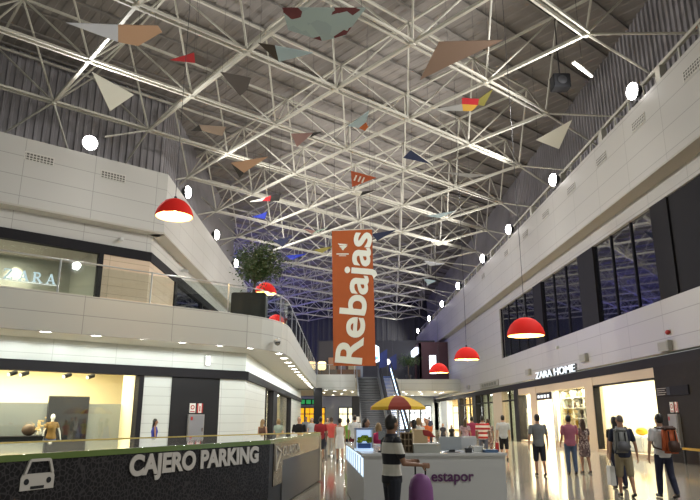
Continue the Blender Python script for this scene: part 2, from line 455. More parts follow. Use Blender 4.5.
# gallery: slab with soffit, fascia along a curved edge
GP = [(-16.8, 16.07), (-4.5, 26.3), (-3.9, 26.83), (-3.4, 27.4), (-2.98, 28.1), (-2.68, 28.95), (-2.5, 29.9), (-2.45, 31), (-2.45, 66.2)]
back = [(-10.4, 66.2), (-10.4, 32.2)]; b0 = fp(FU, -18, -1.1, 0)[:2]
mb = MB(); mb.prism([(x, y, 4.52) for x, y in GP + back + [b0]], (0, 0, 1.2))
struct(mb.build('floor_gallery', soffit_m))
def strip(path, z0, z1, off0, off1):
    """wall strip following a plan path, UVs run along the path"""
    b = bmesh.new(); L = b.loops.layers.uv.new('UVMap')
    P = [Vector((*p, 0)) for p in path]; N = []
    for i in range(len(P)):
        d = (P[min(i + 1, len(P) - 1)] - P[max(i - 1, 0)]).normalized(); N.append(Vector((d.y, -d.x, 0)))
    s = [0]
    for p, q in zip(P, P[1:]): s.append(s[-1] + (q - p).length)
    def quad(vs, uv):
        f = b.faces.new([b.verts.new(v) for v in vs])
        for l, t in zip(f.loops, uv): l[L].uv = t
    Z0 = Vector((0, 0, z0)); Z1 = Vector((0, 0, z1))
    for i in range(len(P) - 1):
        a, c = P[i] + N[i] * off1, P[i + 1] + N[i + 1] * off1
        a2, c2 = P[i] + N[i] * off0, P[i + 1] + N[i + 1] * off0
        h = z1 - z0
        quad([a + Z0, c + Z0, c + Z1, a + Z1], [(s[i], 0), (s[i + 1], 0), (s[i + 1], h), (s[i], h)])
        quad([c2 + Z0, a2 + Z0, a2 + Z1, c2 + Z1], [(s[i], 0), (s[i + 1], 0), (s[i + 1], h), (s[i], h)])
        quad([a + Z1, c + Z1, c2 + Z1, a2 + Z1], [(0.1, .1)] * 4)
        quad([a2 + Z0, c2 + Z0, c + Z0, a + Z0], [(0.1, .1)] * 4)
    return b
def strip_obj(name, path, z0, z1, o0, o1, m):
    b = strip(path, z0, z1, o0, o1); me = bpy.data.meshes.new(name); b.to_mesh(me); b.free(); me.materials.append(m)
    o = bpy.data.objects.new(name, me); C.objects.link(o); return o
struct(strip_obj('wall_left_fascia', GP, 4.48, 5.85, -.06, .04, fascia_panel))

# lower left shopfront
def uvl(o): return struct(uvchamfer(o))
m = MB().fbox(FL, -18, 0, -.4, 0, 3.7, 4.52); m.box(-4.7, -4.3, 29.58, 72, 3.7, 4.52)
uvl(m.build('wall_left_band', tile_white))
m = MB().fbox(FL, -18, .1, -.4, .1, 3.32, 3.7); m.box(-4.7, -4.2, 29.58, 72, 3.32, 3.7)
m.fbox(FL, -4.98, -4.78, -.4, .06, 0, 3.32); m.fbox(FL, -18, -4.98, -.3, .04, 0, .2)
for y0, y1 in ((37.7, 38), (41.8, 44.4), (56.6, 57.2)): m.box(-4.6, -4.24, y0, y1, 0, 3.32)
struct(m.build('trim_7', frame_m))
m = MB().fbox(FL, -4.78, -3.56, -.4, 0, 0, 3.32).fbox(FL, -1.3, 0, -.4, 0, 0, 3.32); m.box(-4.7, -4.3, 29.58, 37.7, 0, 3.32).box(-4.7, -4.3, 57.2, 72, 0, 3.32)
uvl(m.build('wall_left_tiles', tile_white))
struct(MB().fbox(FL, -3.56, -1.3, -.4, .02, 0, 3.32).build('wall_left_black', black_m))
struct(MB().fbox(FL, -18, -4.98, -.2, -.18, .2, 3.32).build('window_12', glass_m))
struct(MB().box(-4.44, -4.42, 38, 56.6, 0, 3.32).build('window_13', glass_m))
m = MB().fbox(FL, -18, -1.3, -5.6, -5.5, 0, 3.9).fbox(FL, -4.8, -4.3, -2.1, -.3, 0, 3.9).fbox(FL, -1.5, -1.3, -5.6, -.45, 0, 3.9).fbox(FL, -18, -1.3, -5.6, -.45, 3.9, 4.0)
struct(m.build('wall_shop_left', cream_m))
struct(MB().fbox(FL, -18, -4.85, -2.05, -1.95, 0, 2.22).build('wall_shop_partition', grey_m))
a = fp(FL, -11, -2.6, 3.85); light('shop_ceiling_light', 'AREA', a, 1050 * SHOP_W, (1, .86, .58), 11, rot=(0, 0, R(39.7)), sizey=3.2)
m = MB().box(-9.5, -9.4, 38, 57, 0, 3.9).box(-9.5, -4.7, 37.6, 37.7, 0, 3.9).box(-9.5, -4.7, 57.2, 57.3, 0, 3.9).box(-9.5, -4.7, 37.6, 57.3, 3.9, 4)
struct(m.build('wall_shop_side', cream2_m))
struct(MB().box(-4.9, -4.55, 49.5, 53.2, 0, 3.3).build('wall_shop_yellow_column', mat('yellow_column', (0.8, 0.66, 0.34), .6)))
shop_light(-7, 47, 4, 17, 700)

# far end: bridge between the galleries, far shops, upper storey behind it
m = MB().box(-4.3, 1.55, 66.2, 66.6, 4.4, 5.95).box(6.0, 13.1, 71, 71.4, 4.5, 5.75)
struct(m.build('wall_bridge', fascia_panel, uv=(1, 0)))
m = MB().box(-10.4, 1.55, 66.6, 88, 4.5, 5.7).box(6.0, 13.1, 71.4, 88, 4.5, 5.6).box(1.55, 6, 68, 88, 4.5, 5.7)
struct(m.build('floor_bridge', soffit_m))
struct(MB().box(-12, 14, 90, 90.4, 0, 4.5).build('wall_far', mat('far_wall', (0.34, 0.36, 0.37), .6)))
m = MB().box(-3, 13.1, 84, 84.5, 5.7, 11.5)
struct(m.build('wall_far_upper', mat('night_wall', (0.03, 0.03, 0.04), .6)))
for i, (x0, x1) in enumerate(((-2.57, -1.75),)):
    struct(MB().box(x0, x1, 64, 64.8, 0, 4.5).build('column_%d' % (i + 1), black_m))
# ------------------------------------------------------------------ roof lattice (double-layer space frame)
H = 15.35; SU, SV = .3235 * H, .334 * H; U00, V00 = .82 * H, 1.07 * H; ZB, ZT = 17.0, 20.4
def node(i, j, z): a = U00 + i * SU; b = V00 + j * SV; return Vector(uvp(a, b, z))
def inside(p, e=0.0):
    if p.x > 13.3 + e: return False
    if p.y > 104 or p.y < 6: return False
    o = (p.x + 9.2) * .639 - (p.y - 32) * .769
    if p.y > 58: return p.x > -26
    lim = -3.4 - e
    return (p.x > -12.2 - e and p.y > 30) or o > lim
truss = struct(thing('ceiling_lattice', 'white steel space frame lattice under the grey roof deck', 'roof lattice'))
del truss['category']; del truss['label']
RG = range(-9, 20)
bot = {(i, j): node(i, j, ZB) for i in RG for j in range(-9, 24)}
top = {(i, j): node(i + .5, j + .5, ZT) for i in RG for j in range(-9, 24)}
bot = {k: p for k, p in bot.items() if inside(p)}
top = {k: p for k, p in top.items() if inside(p, .9)}
def runs(S, axis):
    done = set()
    for k in sorted(S):
        if k in done: continue
        seq = [k]; done.add(k); n = k
        while True:
            n = (n[0] + 1, n[1]) if axis == 0 else (n[0], n[1] + 1)
            if n in S and n not in done: seq.append(n); done.add(n)
            else: break
        if len(seq) > 1: yield S[seq[0]], S[seq[-1]]
w2 = Vector((gv[0], gv[1], 0))
for a, b in runs(bot, 0):        # paired bars
    MB().bar(a - w2 * .15, b - w2 * .15, .085, .11).bar(a + w2 * .15, b + w2 * .15, .085, .11).build('bottom_chord', steel_m, truss)
for a, b in runs(bot, 1): MB().bar(a, b, .14, .14).build('cross_chord', steel_m, truss)
for ax in (0, 1):
    for a, b in runs(top, ax): MB().bar(a, b, .11, .11).build('top_chord', steel_m, truss)
diag = []
for (i, j), p in bot.items():
    for di in (-1, 0):
        for dj in (-1, 0):
            q = top.get((i + di, j + dj))
            if q is not None: diag.append((p, q))
diag.sort(key=lambda s: s[0].length)
for p, q in diag[:100]: MB().tube(p, q, .05, n=6).build('diagonal_strut', steel_m, truss)
mb = MB()
for p, q in diag[100:]: mb.tube(p, q, .05, n=5)
stuff(mb.build('diagonal_strut_mass', steel_m, truss))
mb = MB()
for k, p in bot.items():
    mb.lathe([(.11, -.12), (.17, 0), (.11, .12)], p, 8)
stuff(mb.build('node_plates', steel_m, truss))
mb = MB()
for k, p in bot.items():          # short struts that tie the edge nodes to the side walls
    if p.x > 8.6 and (p.x + SU * gu[0] > 13.3):
        for dy in (-1.8, 2.2): mb.tube(p, (14.6, p.y + dy, 15.9), .055, n=5)
    if 30 < p.y < 58 and p.x < -7.6:
        for dy in (-1.5, 2.0): mb.tube(p, (-12.4, p.y + dy, 15.9), .055, n=5)
    if p.y <= 31 and (p.x + 9.2) * .639 - (p.y - 32) * .769 < .6:
        for ds in (-2, 2):
            e = Vector(fp(FU, (p.x + 9.2) * .769 + (p.y - 32) * .639 + ds, -4.3, 15.3)); mb.tube(p, e, .055, n=5)
stuff(mb.build('edge_struts', steel_m, truss))

# ------------------------------------------------------------------ floodlights on both parapets
def floodlight(label, loc, yaw, group, power=1.0):
    t = thing('floodlight', label, 'floodlight', loc, yaw, group)
    MB().box(-.2, .2, -.12, .12, 0, .05).build('base_plate', dark_metal, t)
    MB().tube((0, 0, .05), (0, 0, .32), .03).bar((-.26, 0, .32), (.26, 0, .32), .04).bar((-.26, 0, .32), (-.26, 0, .62), .04).bar((.26, 0, .32), (.26, 0, .62), .04).build('bracket', dark_metal, t)
    s = MB(); s.ell((0, 0, 0), (.36, .2, .36), 18, 12)
    hd = MB().rings([[(r * math.cos(a * math.pi / 10), y, .62 + r * math.sin(a * math.pi / 10)) for a in range(20)] for r, y in ((.1, -.28), (.24, -.2), (.36, .02), (.38, .05))], True).build('housing', dark_metal, t, smooth=False)
    s.build('lens', flood_lens, t, loc=(0, .12, .62), smooth=True)
    light('flood_light', 'SPOT', (0, .62, .66), FLOOD_W * power, (1, .985, .95), .3, parent=t, rot=(R(90 - 21), 0, 0), spot=R(168))
    return t
RY = [24.25, 34.65, 44.75, 53.6, 65.5, 76.4, 88, 101]
RN = ['first floodlight on right railing, biggest and nearest', 'second floodlight along the right railing', 'third floodlight along the right railing', 'fourth floodlight along the right railing', 'fifth floodlight along the right railing', 'sixth floodlight along the right railing', 'seventh floodlight along the right railing, over the maroon booth', 'eighth and last small floodlight on right railing']
f0 = floodlight(RN[0], (12.45, RY[0], 14.42), R(90), 'floodlights on the right railing')
for y, n in list(zip(RY, RN))[1:]:
    q = dup(f0, (12.45, y, 14.42), n)
    if y > 60:
        for c in q.children:
            if c.type == 'LIGHT': c.data = c.data.copy(); c.data.energy *= .45
for y in (3.5, 13.9):          # added lights without fixtures, out of view, extending the row past the camera
    light('flood_light', 'SPOT', (11.8, y, 15.1), FLOOD_W, (1, .985, .95), .3, rot=(R(69), 0, R(90)), spot=R(168))
a = fp(FU, -4.15, -.15, 14.2)
f1 = floodlight('glaring floodlight on the oblique left wall top, largest of all lamps', a, R(-90 - 39.7 + 180 - 180 + 0), 'floodlights on the left wall')
f1.rotation_euler = (0, 0, math.atan2(-.639, -.769) + 0)
for y, n in ((36.5, 'left wall floodlight just right of the near red pendant'), (45.8, 'left wall floodlight midway between red pendant and tree'), (54.8, 'left wall floodlight beside the potted tree crown')):
    dup(f1, (-9.35, y, 14.21), n, R(-90))
# blue stage lights in the far left wing
for i, (x, y) in enumerate(((-17, 74), (-13, 86), (-20, 92))):
    t = thing('blue_spotlight', ['nearest blue spotlight in the far left wing', 'middle blue spotlight in the far left wing', 'last blue spotlight in the far left wing'][i], 'spotlight', (x, y, 11.8), 0, 'blue spotlights')
    MB().tube((0, 0, 0), (0, 0, .5), .16, .24, 12).build('housing', dark_metal, t)
    MB().lathe([(.2, .5), (.2, .53)], n=14).build('lens', mat('blue_lens', (0.2, 0.22, 1.0), emit=12), t)
    MB().tube((0, 0, .1), (0, 0, 9.1), .03).build('hanger', dark_metal, t)
    light('blue_light', 'POINT', (0, 0, .95), 2400, (0.20, 0.20, 1.0), .3, parent=t)

# ------------------------------------------------------------------ red dome pendants
def pendant(label, loc, ztop, D=1.3):
    t = thing('pendant_lamp', label, 'pendant lamp', loc, 0, 'red dome pendants')
    k = D / 1.3
    outer = [(.645, 0), (.655, .03), (.645, .1), (.60, .24), (.51, .40), (.37, .54), (.20, .625), (.06, .65)]
    inner = [(.05, .615), (.19, .59), (.35, .51), (.48, .38), (.57, .23), (.615, .1), (.625, 0)]
    mb = MB(); n = 32
    rg = lambda pr: [[(r * k * math.cos(2 * math.pi * i / n), r * k * math.sin(2 * math.pi * i / n), z * k) for i in range(n)] for r, z in pr]
    mb.rings(rg(outer), False)
    o = mb.build('shade', [lamp_red], t, smooth=True)
    mb = MB(); mb.rings(rg([(.625, 0), (.645, 0)]), False); mb.rings(rg(inner), False); mb.build('shade_lining', lamp_inner, t, smooth=True)
    MB().lathe([(.05, .64), (.06, .66), (.05, .74), (.02, .76)], n=12).build('ceiling_cap', dark_metal, t)
    MB().tube((0, 0, .76), (0, 0, ztop - loc[2]), .012, n=5).build('cord', dark_metal, t)
    MB().ell((0, 0, .30), (.16, .16, .12), 14, 8).build('bulb', bulb_warm, t, smooth=True)
    light('pendant_light', 'POINT', (0, 0, .12), 230, (1, .70, .34), .1, parent=t)
    return t
p0 = pendant('large near red dome pendant hanging at right under dark windows', (6.57, 22.5, 4.46), 20.9)
dup(p0, (6.62, 33.6, 4.6), 'middle red dome pendant of the row of three at right')
dup(p0, (6.72, 44.0, 4.62), 'farthest red dome pendant of the right row, before the maroon booth')
dup(p0, (-5.86, 21.5, 8.50), 'red dome pendant glowing in front of the left white wall')
dup(p0, (-4.42, 37, 8.72), 'red dome pendant beside the dark planter on the gallery')
dup(p0, (-4.95, 49, 8.72), 'small red dome pendant just peeping over the gallery edge')

# ------------------------------------------------------------------ hanging kite panels
PCOL = dict(silver=('#b9bcc4', .25), tan=('#b08d70', .7), red=('#b0202a', .6), greyd=('#57504c', .7), greyl=('#9a9a98', .4), white=('#d2d0c4', .6), brown=('#3a3026', .7),
            paleblue=('#9fb2b8', .5), bloom=('#8e9c98', .6), browngrey=('#7d6656', .7), yellow=('#c79a3c', .6), olive=('#7c7434', .6), black=('#23211f', .6), tangrey=('#8c7a6a', .7),
            pink=('#8f706a', .7), blue=('#2b3cae', .5), navy=('#1f2b4d', .5), orange=('#a5541f', .6), orangew=('#a34a26', .6), palegreen=('#93aa9c', .6))
PANELS=[
('large kite panel with silvery grey half and tan half at upper left of ceiling', (-8.35, 21.76, 16.0), (-0.33, 0.29, 0.899), [('silver', [(-1.77, -1.05, -0.31), (-0.13, -0.38, 0.08), (-0.33, 0.3, -0.22)]), ('tan', [(-0.13, -0.38, 0.08), (1.21, 0.14, 0.4), (1.29, 0.44, 0.33), (0.31, 0.72, -0.12), (-0.33, 0.3, -0.22)])]),
('red kite panel with a grey tail beside the tan and silver panel', (-5.98, 23.35, 15.8), (-0.194, 0.342, 0.919), [('red', [(-0.96, -0.2, -0.13), (0.02, -0.33, 0.13), (-0.02, 0.13, -0.05)]), ('greyd', [(0.02, -0.33, 0.13), (0.65, 0.22, 0.05), (0.33, 0.39, -0.08), (-0.02, 0.13, -0.05)])]),
('plain white triangular panel hanging above the glaring left floodlight', (-10.09, 25.56, 15.5), (-0.418, 0.388, 0.821), [('white', [(-0.47, -1.18, 0.32), (0.79, 0.5, 0.17), (-0.3, 0.75, -0.51)])]),
('dark grey triangular panel hanging beside a thick roof chord', (-4.58, 25.96, 16.2), (0.126, 0.526, 0.841), [('greyd', [(-0.82, -0.39, 0.37), (0.56, -0.32, 0.12), (0.31, 0.21, -0.18), (-0.04, 0.52, -0.32)])]),
('pale blue triangular panel with dark brown base under the roof lattice', (-2.5, 23.01, 16.0), (0.089, 0.367, 0.926), [('brown', [(-0.85, -0.31, 0.2), (-0.17, -0.25, 0.12), (-0.07, 0.46, -0.18)]), ('paleblue', [(-0.17, -0.25, 0.12), (1.35, -0.09, -0.09), (-0.07, 0.46, -0.18)])]),
('large pale blue panel printed with dark red blooms near ceiling edge', (-0.8, 21.57, 16.3), (0.001, 0.366, 0.931), [('bloom', [(-1.43, -0.65, 0.26), (1.72, -0.68, 0.27), (0.94, 0.46, -0.18), (0.04, 0.69, -0.27), (-1.27, 0.24, -0.09)])]),
('big plain brown triangular panel hanging from the roof lattice', (4.57, 23.28, 16.0), (-0.079, 0.334, 0.939), [('browngrey', [(-1.23, 1.04, -0.47), (-0.66, -0.75, 0.21), (1.95, -0.64, 0.39), (-0.12, 0.43, -0.16)])]),
('long panel with grey tip, red middle and yellow green tail', (5.91, 26.56, 15.6), (-0.034, 0.566, 0.824), [('greyl', [(-1.76, 0.2, -0.21), (-0.36, -0.01, -0.01), (-0.27, 0.28, -0.21)]), ('red', [(-0.4, -0.26, 0.16), (0.39, -0.2, 0.15), (0.39, 0.05, -0.02), (-0.36, -0.01, -0.01)]), ('yellow', [(-0.36, -0.01, -0.01), (0.39, 0.05, -0.02), (0.15, 0.3, -0.2), (-0.27, 0.28, -0.21)]), ('olive', [(0.39, 0.05, -0.02), (0.39, -0.2, 0.15), (0.96, -0.59, 0.45), (0.68, 0.1, -0.04)])]),
('plain white triangular panel hanging beside the right railing', (10.83, 29.53, 15.4), (0.352, 0.518, 0.78), [('white', [(-0.84, 0.52, 0.03), (0.52, -0.98, 0.42), (0.3, 0.5, -0.47)])]),
('tan triangular panel with black tip hanging left of centre', (-5.57, 33.97, 15.4), (0.077, 0.437, 0.896), [('tan', [(-0.65, -0.26, 0.18), (1.5, -0.88, 0.3), (0.01, 0.35, -0.17)]), ('black', [(-0.65, -0.26, 0.18), (0.01, 0.35, -0.17), (-0.27, 0.73, -0.33)])]),
('faded brown panel with dark left tip under the roof lattice', (-6.95, 30.26, 16.0), (-0.227, 0.505, 0.833), [('black', [(-0.73, -0.1, -0.14), (-0.29, -0.3, 0.1), (-0.2, 0.03, -0.07)]), ('tangrey', [(-0.29, -0.3, 0.1), (1.0, 0.12, 0.2), (0.74, 0.53, -0.12), (-0.2, 0.03, -0.07)])]),
('dusty pink triangular panel with black right tip', (-1.74, 30.56, 15.8), (0.091, 0.575, 0.813), [('pink', [(-0.86, -0.02, 0.11), (0.29, -0.18, 0.1), (-0.58, 0.59, -0.35)]), ('black', [(0.29, -0.18, 0.1), (0.76, -0.28, 0.11), (0.08, 0.08, -0.07)])]),
('thin white and red panel with dark end high above the potted tree', (-4.6, 38.15, 15.0), (0.154, 0.427, 0.891), [('white', [(-1.19, 0.5, -0.03), (-0.17, -0.04, 0.05), (-0.39, 0.25, -0.05)]), ('red', [(-0.39, 0.25, -0.05), (-0.17, -0.04, 0.05), (0.23, -0.29, 0.1), (0.13, 0.13, -0.09)]), ('black', [(0.23, -0.29, 0.1), (0.88, -0.59, 0.13), (0.71, 0.01, -0.13), (0.13, 0.13, -0.09)])]),
('bright blue triangular panel above the potted tree', (-5.43, 41.67, 15.0), (-0.02, 0.59, 0.807), [('blue', [(-0.64, 0.06, -0.06), (0.41, -0.26, 0.2), (0.23, 0.21, -0.15)])]),
('navy triangular panel with white rim just above the potted tree', (-4.52, 47.5, 14.8), (-0.062, 0.488, 0.871), [('navy', [(-0.68, -0.12, 0.02), (0.64, -0.39, 0.27), (0.04, 0.52, -0.29)])]),
('pale blue panel with orange corner hanging near the ceiling centre', (1.06, 28.94, 15.7), (0.007, 0.382, 0.924), [('paleblue', [(-0.72, 0.11, -0.04), (0.29, -0.79, 0.33), (0.17, -0.14, 0.06), (-0.17, 0.22, -0.09)]), ('orange', [(-0.17, 0.22, -0.09), (0.17, -0.14, 0.06), (0.28, 0.15, -0.07), (0.14, 0.4, -0.17)])]),
('navy triangular panel with bright white edge right of ceiling centre', (4.37, 32.12, 15.2), (0.294, 0.566, 0.77), [('navy', [(-0.99, 0.26, 0.19), (-0.6, -0.27, 0.43), (0.5, 0.06, -0.24)]), ('white', [(-0.6, -0.27, 0.43), (0.56, 0.04, -0.24), (0.62, 0.12, -0.33), (0.5, 0.06, -0.24)])]),
('orange panel with white strokes of lettering hanging above the long banner', (1.08, 34.53, 15.0), (0.048, 0.478, 0.877), [('orangew', [(-0.51, -0.47, 0.28), (0.94, -0.1, 0.01), (-0.43, 0.59, -0.3)])]),
('long slim grey panel with glinting spots on the right ceiling', (7.32, 34.88, 15.4), (0.337, 0.505, 0.795), [('greyl', [(-1.45, 0.42, 0.35), (1.17, -0.49, -0.19), (0.24, 0.08, -0.15)])]),
('short pale glassy panel hanging below the slim grey panel', (6.79, 41.26, 15.0), (0.295, 0.595, 0.747), [('paleblue', [(-0.95, 0.4, 0.05), (0.95, -0.59, 0.1), (-0.02, 0.2, -0.15)])]),
('navy panel whose tip shows right of the banner top', (3.05, 45.53, 14.8), (0.049, 0.545, 0.837), [('navy', [(-0.72, -0.03, 0.06), (1.03, -0.48, 0.25), (-0.32, 0.52, -0.32)])]),
('slim dark and white panel left of the navy edged panel', (1.29, 37.01, 15.0), (0.079, 0.52, 0.85), [('white', [(-0.73, 0.12, -0.0), (0.01, -0.09, 0.05), (-0.11, 0.19, -0.11)]), ('black', [(0.01, -0.09, 0.05), (0.92, -0.31, 0.11), (-0.11, 0.19, -0.11)])]),
('small royal blue panel right of the tree crown', (-3.84, 51.43, 14.6), (-0.255, 0.516, 0.818), [('blue', [(-0.75, -0.32, -0.03), (0.96, 0.08, 0.25), (-0.21, 0.25, -0.22)])]),
('small olive brown panel left of the banner top', (-1.4, 49.87, 14.8), (0.181, 0.45, 0.875), [('olive', [(-0.76, 0.24, 0.03), (0.87, -0.62, 0.14), (-0.12, 0.39, -0.18)])]),
('mauve and pale green panel above left of the banner', (-1.94, 45.27, 15.0), (-0.278, 0.569, 0.774), [('pink', [(-0.82, -0.44, 0.03), (0.11, 0.03, 0.02), (-0.19, 0.15, -0.18)]), ('palegreen', [(0.11, 0.03, 0.02), (0.99, 0.1, 0.28), (-0.19, 0.15, -0.18)])]),
('tiny white panel near the far right lattice edge', (7.75, 47.7, 14.8), (-0.026, 0.575, 0.817), [('white', [(-0.74, -0.1, 0.05), (0.89, -0.14, 0.13), (-0.15, 0.24, -0.18)])]),
('small silver panel under the far right lattice', (7.99, 53.73, 14.6), (0.084, 0.542, 0.836), [('silver', [(-0.77, -0.18, 0.19), (0.97, -0.08, -0.05), (-0.2, 0.26, -0.15)])]),
('small pale panel furthest along the right lattice', (8.73, 61.28, 14.6), (0.394, 0.476, 0.786), [('paleblue', [(-0.52, -0.01, 0.26), (0.59, -0.45, -0.03), (-0.08, 0.46, -0.24)])])]

bloomprint = print_mat('bloom_print', '#93a29f', '#8b9a98', '#5b2a2c', 2.2)
for lab, loc, nrm, subs in PANELS:
    t = thing('hanging_kite', lab, 'hanging kite', loc)
    n = Vector(nrm)
    for col, pts in subs:
        c, r = PCOL[col]
        mm = bloomprint if col == 'bloom' else mat('kite_' + col, c, r)
        MB().prism(pts, n * .035).build('panel', mm, t)
    allp = sorted((Vector(p) for _, pts in subs for p in pts), key=lambda v: -v.z)
    mb = MB()
    for p in (allp[0], allp[len(allp) // 2]):
        q = p * .9; top_z = 20.9 - loc[2]
        MB().tube(q, (q.x, q.y, top_z), .006, n=4).build('wire', dark_metal, t)
    if col == 'orangew':
        cc = sum((Vector(p) for p in subs[0][1]), Vector()) / 3; e1 = (Vector(subs[0][1][1]) - Vector(subs[0][1][0])).normalized(); e2 = n.cross(e1)
        dn = -n * .012
        mb = MB()
        for s in (-.25, .0, .22): mb.prism([cc + e1 * (s - .05) - e2 * .2 + dn, cc + e1 * (s + .04) - e2 * .2 + dn, cc + e1 * (s + .04) + e2 * .22 + dn, cc + e1 * (s - .05) + e2 * .22 + dn], dn)
        mb.build('printed_strokes', mat('kite_white', '#d2d0c4', .6), t)
t = thing('tube_light', 'single bright tube light bar below the roof at right', 'light', (10.65, 25.05, 16.5))
e = Vector((.63, .57, 0)); MB().bar(-e, e, .09, .05).build('tube', mat('tube_white', (1, .98, .93), emit=4), t); MB().bar(-e + Vector((0, 0, .06)), e + Vector((0, 0, .06)), .14, .06).build('fitting', steel_m, t)
MB().tube((0, 0, .09), (0, 0, 4.4), .012, n=4).build('cord', dark_metal, t)
t = thing('loudspeaker', 'black box loudspeaker hung near the right end of lattice', 'loudspeaker', (10.27, 26.79, 16.5))
MB().box(-.4, .4, -.3, .3, 0, .7).build('cabinet', black_m, t, bevel=.03); MB().lathe([(.2, 0), (.22, .03), (.05, .06)], (0, 0, -.01), 16).build('cone', dark_metal, t, loc=(0, -.31, .35)).rotation_euler = (R(90), 0, 0)
MB().tube((0, 0, .7), (0, 0, 4.4), .03).build('hanger', dark_metal, t)

# ------------------------------------------------------------------ long banner
bn = thing('hanging_banner', 'tall orange banner with white sideways lettering hung across the hall', 'banner', (0.78, 38, 4.62))
T0 = 8.25; tilt = .06
MB().hexa([(-1.18, -.015, 0), (1.32, -.015, 0), (1.32, .015, 0), (-1.18, .015, 0), (-1.33, -.015, T0), (1.17, -.015, T0 + .12), (1.17, .015, T0 + .12), (-1.33, .015, T0)]).build('cloth', mat('banner_orange', '#9c4a14', .7, noise=.05, nscale=2), bn)
MB().bar((-1.36, 0, T0 + .02), (1.2, 0, T0 + .14), .06).build('top_bar', steel_m, bn)
MB().bar((-1.2, 0, .02), (1.34, 0, .02), .05).build('bottom_bar', mat('banner_orange', '#9c4a14'), bn)
for x_ in (-1.2, 1.05): MB().tube((x_, 0, T0 + .02 + (.1 if x_ > 0 else 0)), (x_, 0, 16.3), .01, n=4).build('cable', dark_metal, bn)
bw = mat('banner_white', '#d5d8cd', .7)
text('lettering', 'Rebajas', bw, bn, (.44, -.03, .06), (.085, 0, 1), (-1, 0, .085), 2.2, 8.1, .004, .05)
g = MB()
for x0, x1, z0, z1 in ((-.3, .3, .34, .30), (-.22, .3, .18, .22), (-.1, .17, .02, .1)): g.prism([(x0, 0, z0), (x1, 0, z1), (x1 - .14, 0, z0 - .13), (x0 + .12, 0, z0 - .11)], (0, -.01, 0))
g.box(-.38, .38, -.01, 0, -.36, -.29).box(-.22, .22, -.01, 0, -.46, -.42)
g.build('crest', bw, bn, loc=(-.66, -.02, T0 - 1.15))
# ------------------------------------------------------------------ gallery: glass balustrade, downlights, planter
bal = thing('glass_balustrade', 'glass balustrade with steel handrail along the left gallery edge', 'balustrade', (0, 0, 5.85))
def along(path, s):
    for p, q in zip(path, path[1:]):
        L = math.hypot(q[0] - p[0], q[1] - p[1])
        if s <= L: return (p[0] + (q[0] - p[0]) * s / L, p[1] + (q[1] - p[1]) * s / L)
        s -= L
    return path[-1]
tot = sum(math.hypot(q[0] - p[0], q[1] - p[1]) for p, q in zip(GP, GP[1:]))
MB().path([(x - .03, y + .04, 1.2) for x, y in GP], .028, 8).build('handrail', steel_bright, bal)
s = 2.4; cuts = [0]
while s < tot: cuts.append(s); s += 3.35
cuts.append(tot)
for i, c in enumerate(cuts[:-1]):
    x, y = along(GP, c); MB().box(x - .025, x + .025, y - .025, y + .025, 0, 1.2).build('post', steel_bright, bal)
    n = max(1, int((cuts[i + 1] - c) / .5)); P = [along(GP, c + (cuts[i + 1] - c) * k / n) for k in range(n + 1)]
    mb = MB()
    for p, q in zip(P, P[1:]): mb.bar((*p, .56), (*q, .56), .012, 1.06)
    mb.build('glass_panel', rail_glass, bal)

def downlight(label, loc, group, power):
    t = thing('downlight', label, 'downlight', loc, 0, group)
    MB().lathe([(.19, -.012), (.23, -.012), (.23, 0), (.19, 0)], n=18, cap=False).build('ring', mat('ring_white', (.8, .8, .78), .4), t)
    MB().lathe([(.19, -.006), (.19, -.002)], n=18).build('lens', down_lens, t)
    light('downlight_beam', 'SPOT', (0, 0, -.05), power * 1.5, (.96, 1, .96), .1, parent=t, spot=R(179))
    return t
DL = [(-11.4, 20.9), (-10.09, 22.02), (-8.75, 23.1), (-7.36, 24.1), (-6.14, 25.2), (-4.85, 26.25), (-3.75, 27.3)]
DN = ['first downlight at the left end of gallery soffit', 'second downlight from the left in the oblique gallery soffit', 'third downlight along the oblique gallery soffit', 'downlight above the white tiled strip beside the shop window', 'downlight left of the small sconce in soffit', 'downlight right of the small sconce in soffit', 'last downlight before the soffit corner camera']
d0 = downlight(DN[0], (*DL[0], 4.515), 'downlights in the oblique soffit', 85)
for p, n in list(zip(DL, DN))[1:]: dup(d0, (*p, 4.515), n)
d1 = None
for i in range(15):
    y = 29.6 + i * 2.45
    lab = ['first', 'second', 'third', 'fourth', 'fifth', 'sixth', 'seventh', 'eighth', 'ninth', 'tenth', 'eleventh', 'twelfth', 'thirteenth', 'fourteenth', 'fifteenth'][i] + ' downlight after the corner along the receding gallery soffit'
    if d1 is None: d1 = downlight(lab, (-2.78, y, 4.515), 'downlights in the receding soffit', 48); d1['group'] = 'downlights in the receding soffit'
    else: dup(d1, (-2.78, y, 4.515), lab)
for i, (x, y) in enumerate([(-1.5, 69), (0.5, 69.5), (-.6, 72), (-1.9, 76), (1.4, 74), (7.2, 74), (9, 73.5), (10.8, 74), (8, 79), (10, 80), (12, 78), (11.8, 75), (7, 84), (9.4, 85), (0.2, 80), (-.9, 84)]):
    q = dup(d1, (x, y, 4.49), ['under bridge downlight just behind the left bridge edge', 'under bridge downlight left of the stairs'][i] if i < 2 else 'bright downlight in the ceiling under the far bridge'); q['group'] = 'downlights under the far bridge'
    if i < 2: del q['group']
pl = thing('planter_box', 'dark square planter box behind the glass balustrade', 'planter', (-4.16, 29.0, 5.72))
MB().box(-.78, .78, -.5, .5, 0, 1.42).build('box', mat('planter_dark', (0.02, 0.022, 0.026), .45), pl, bevel=.03)
MB().box(-.7, .7, -.44, .44, 1.36, 1.44).build('soil', mat('soil', (.05, .035, .02), .9), pl)
tr = thing('potted_tree', 'bushy dark green tree growing in the dark planter box', 'tree', (-4.0, 29.0, 7.165))
rnd = random.Random(3); mb = MB(); tips = []
mb.tube((0, 0, 0), (.05, 0, .5), .07, .055, 8)
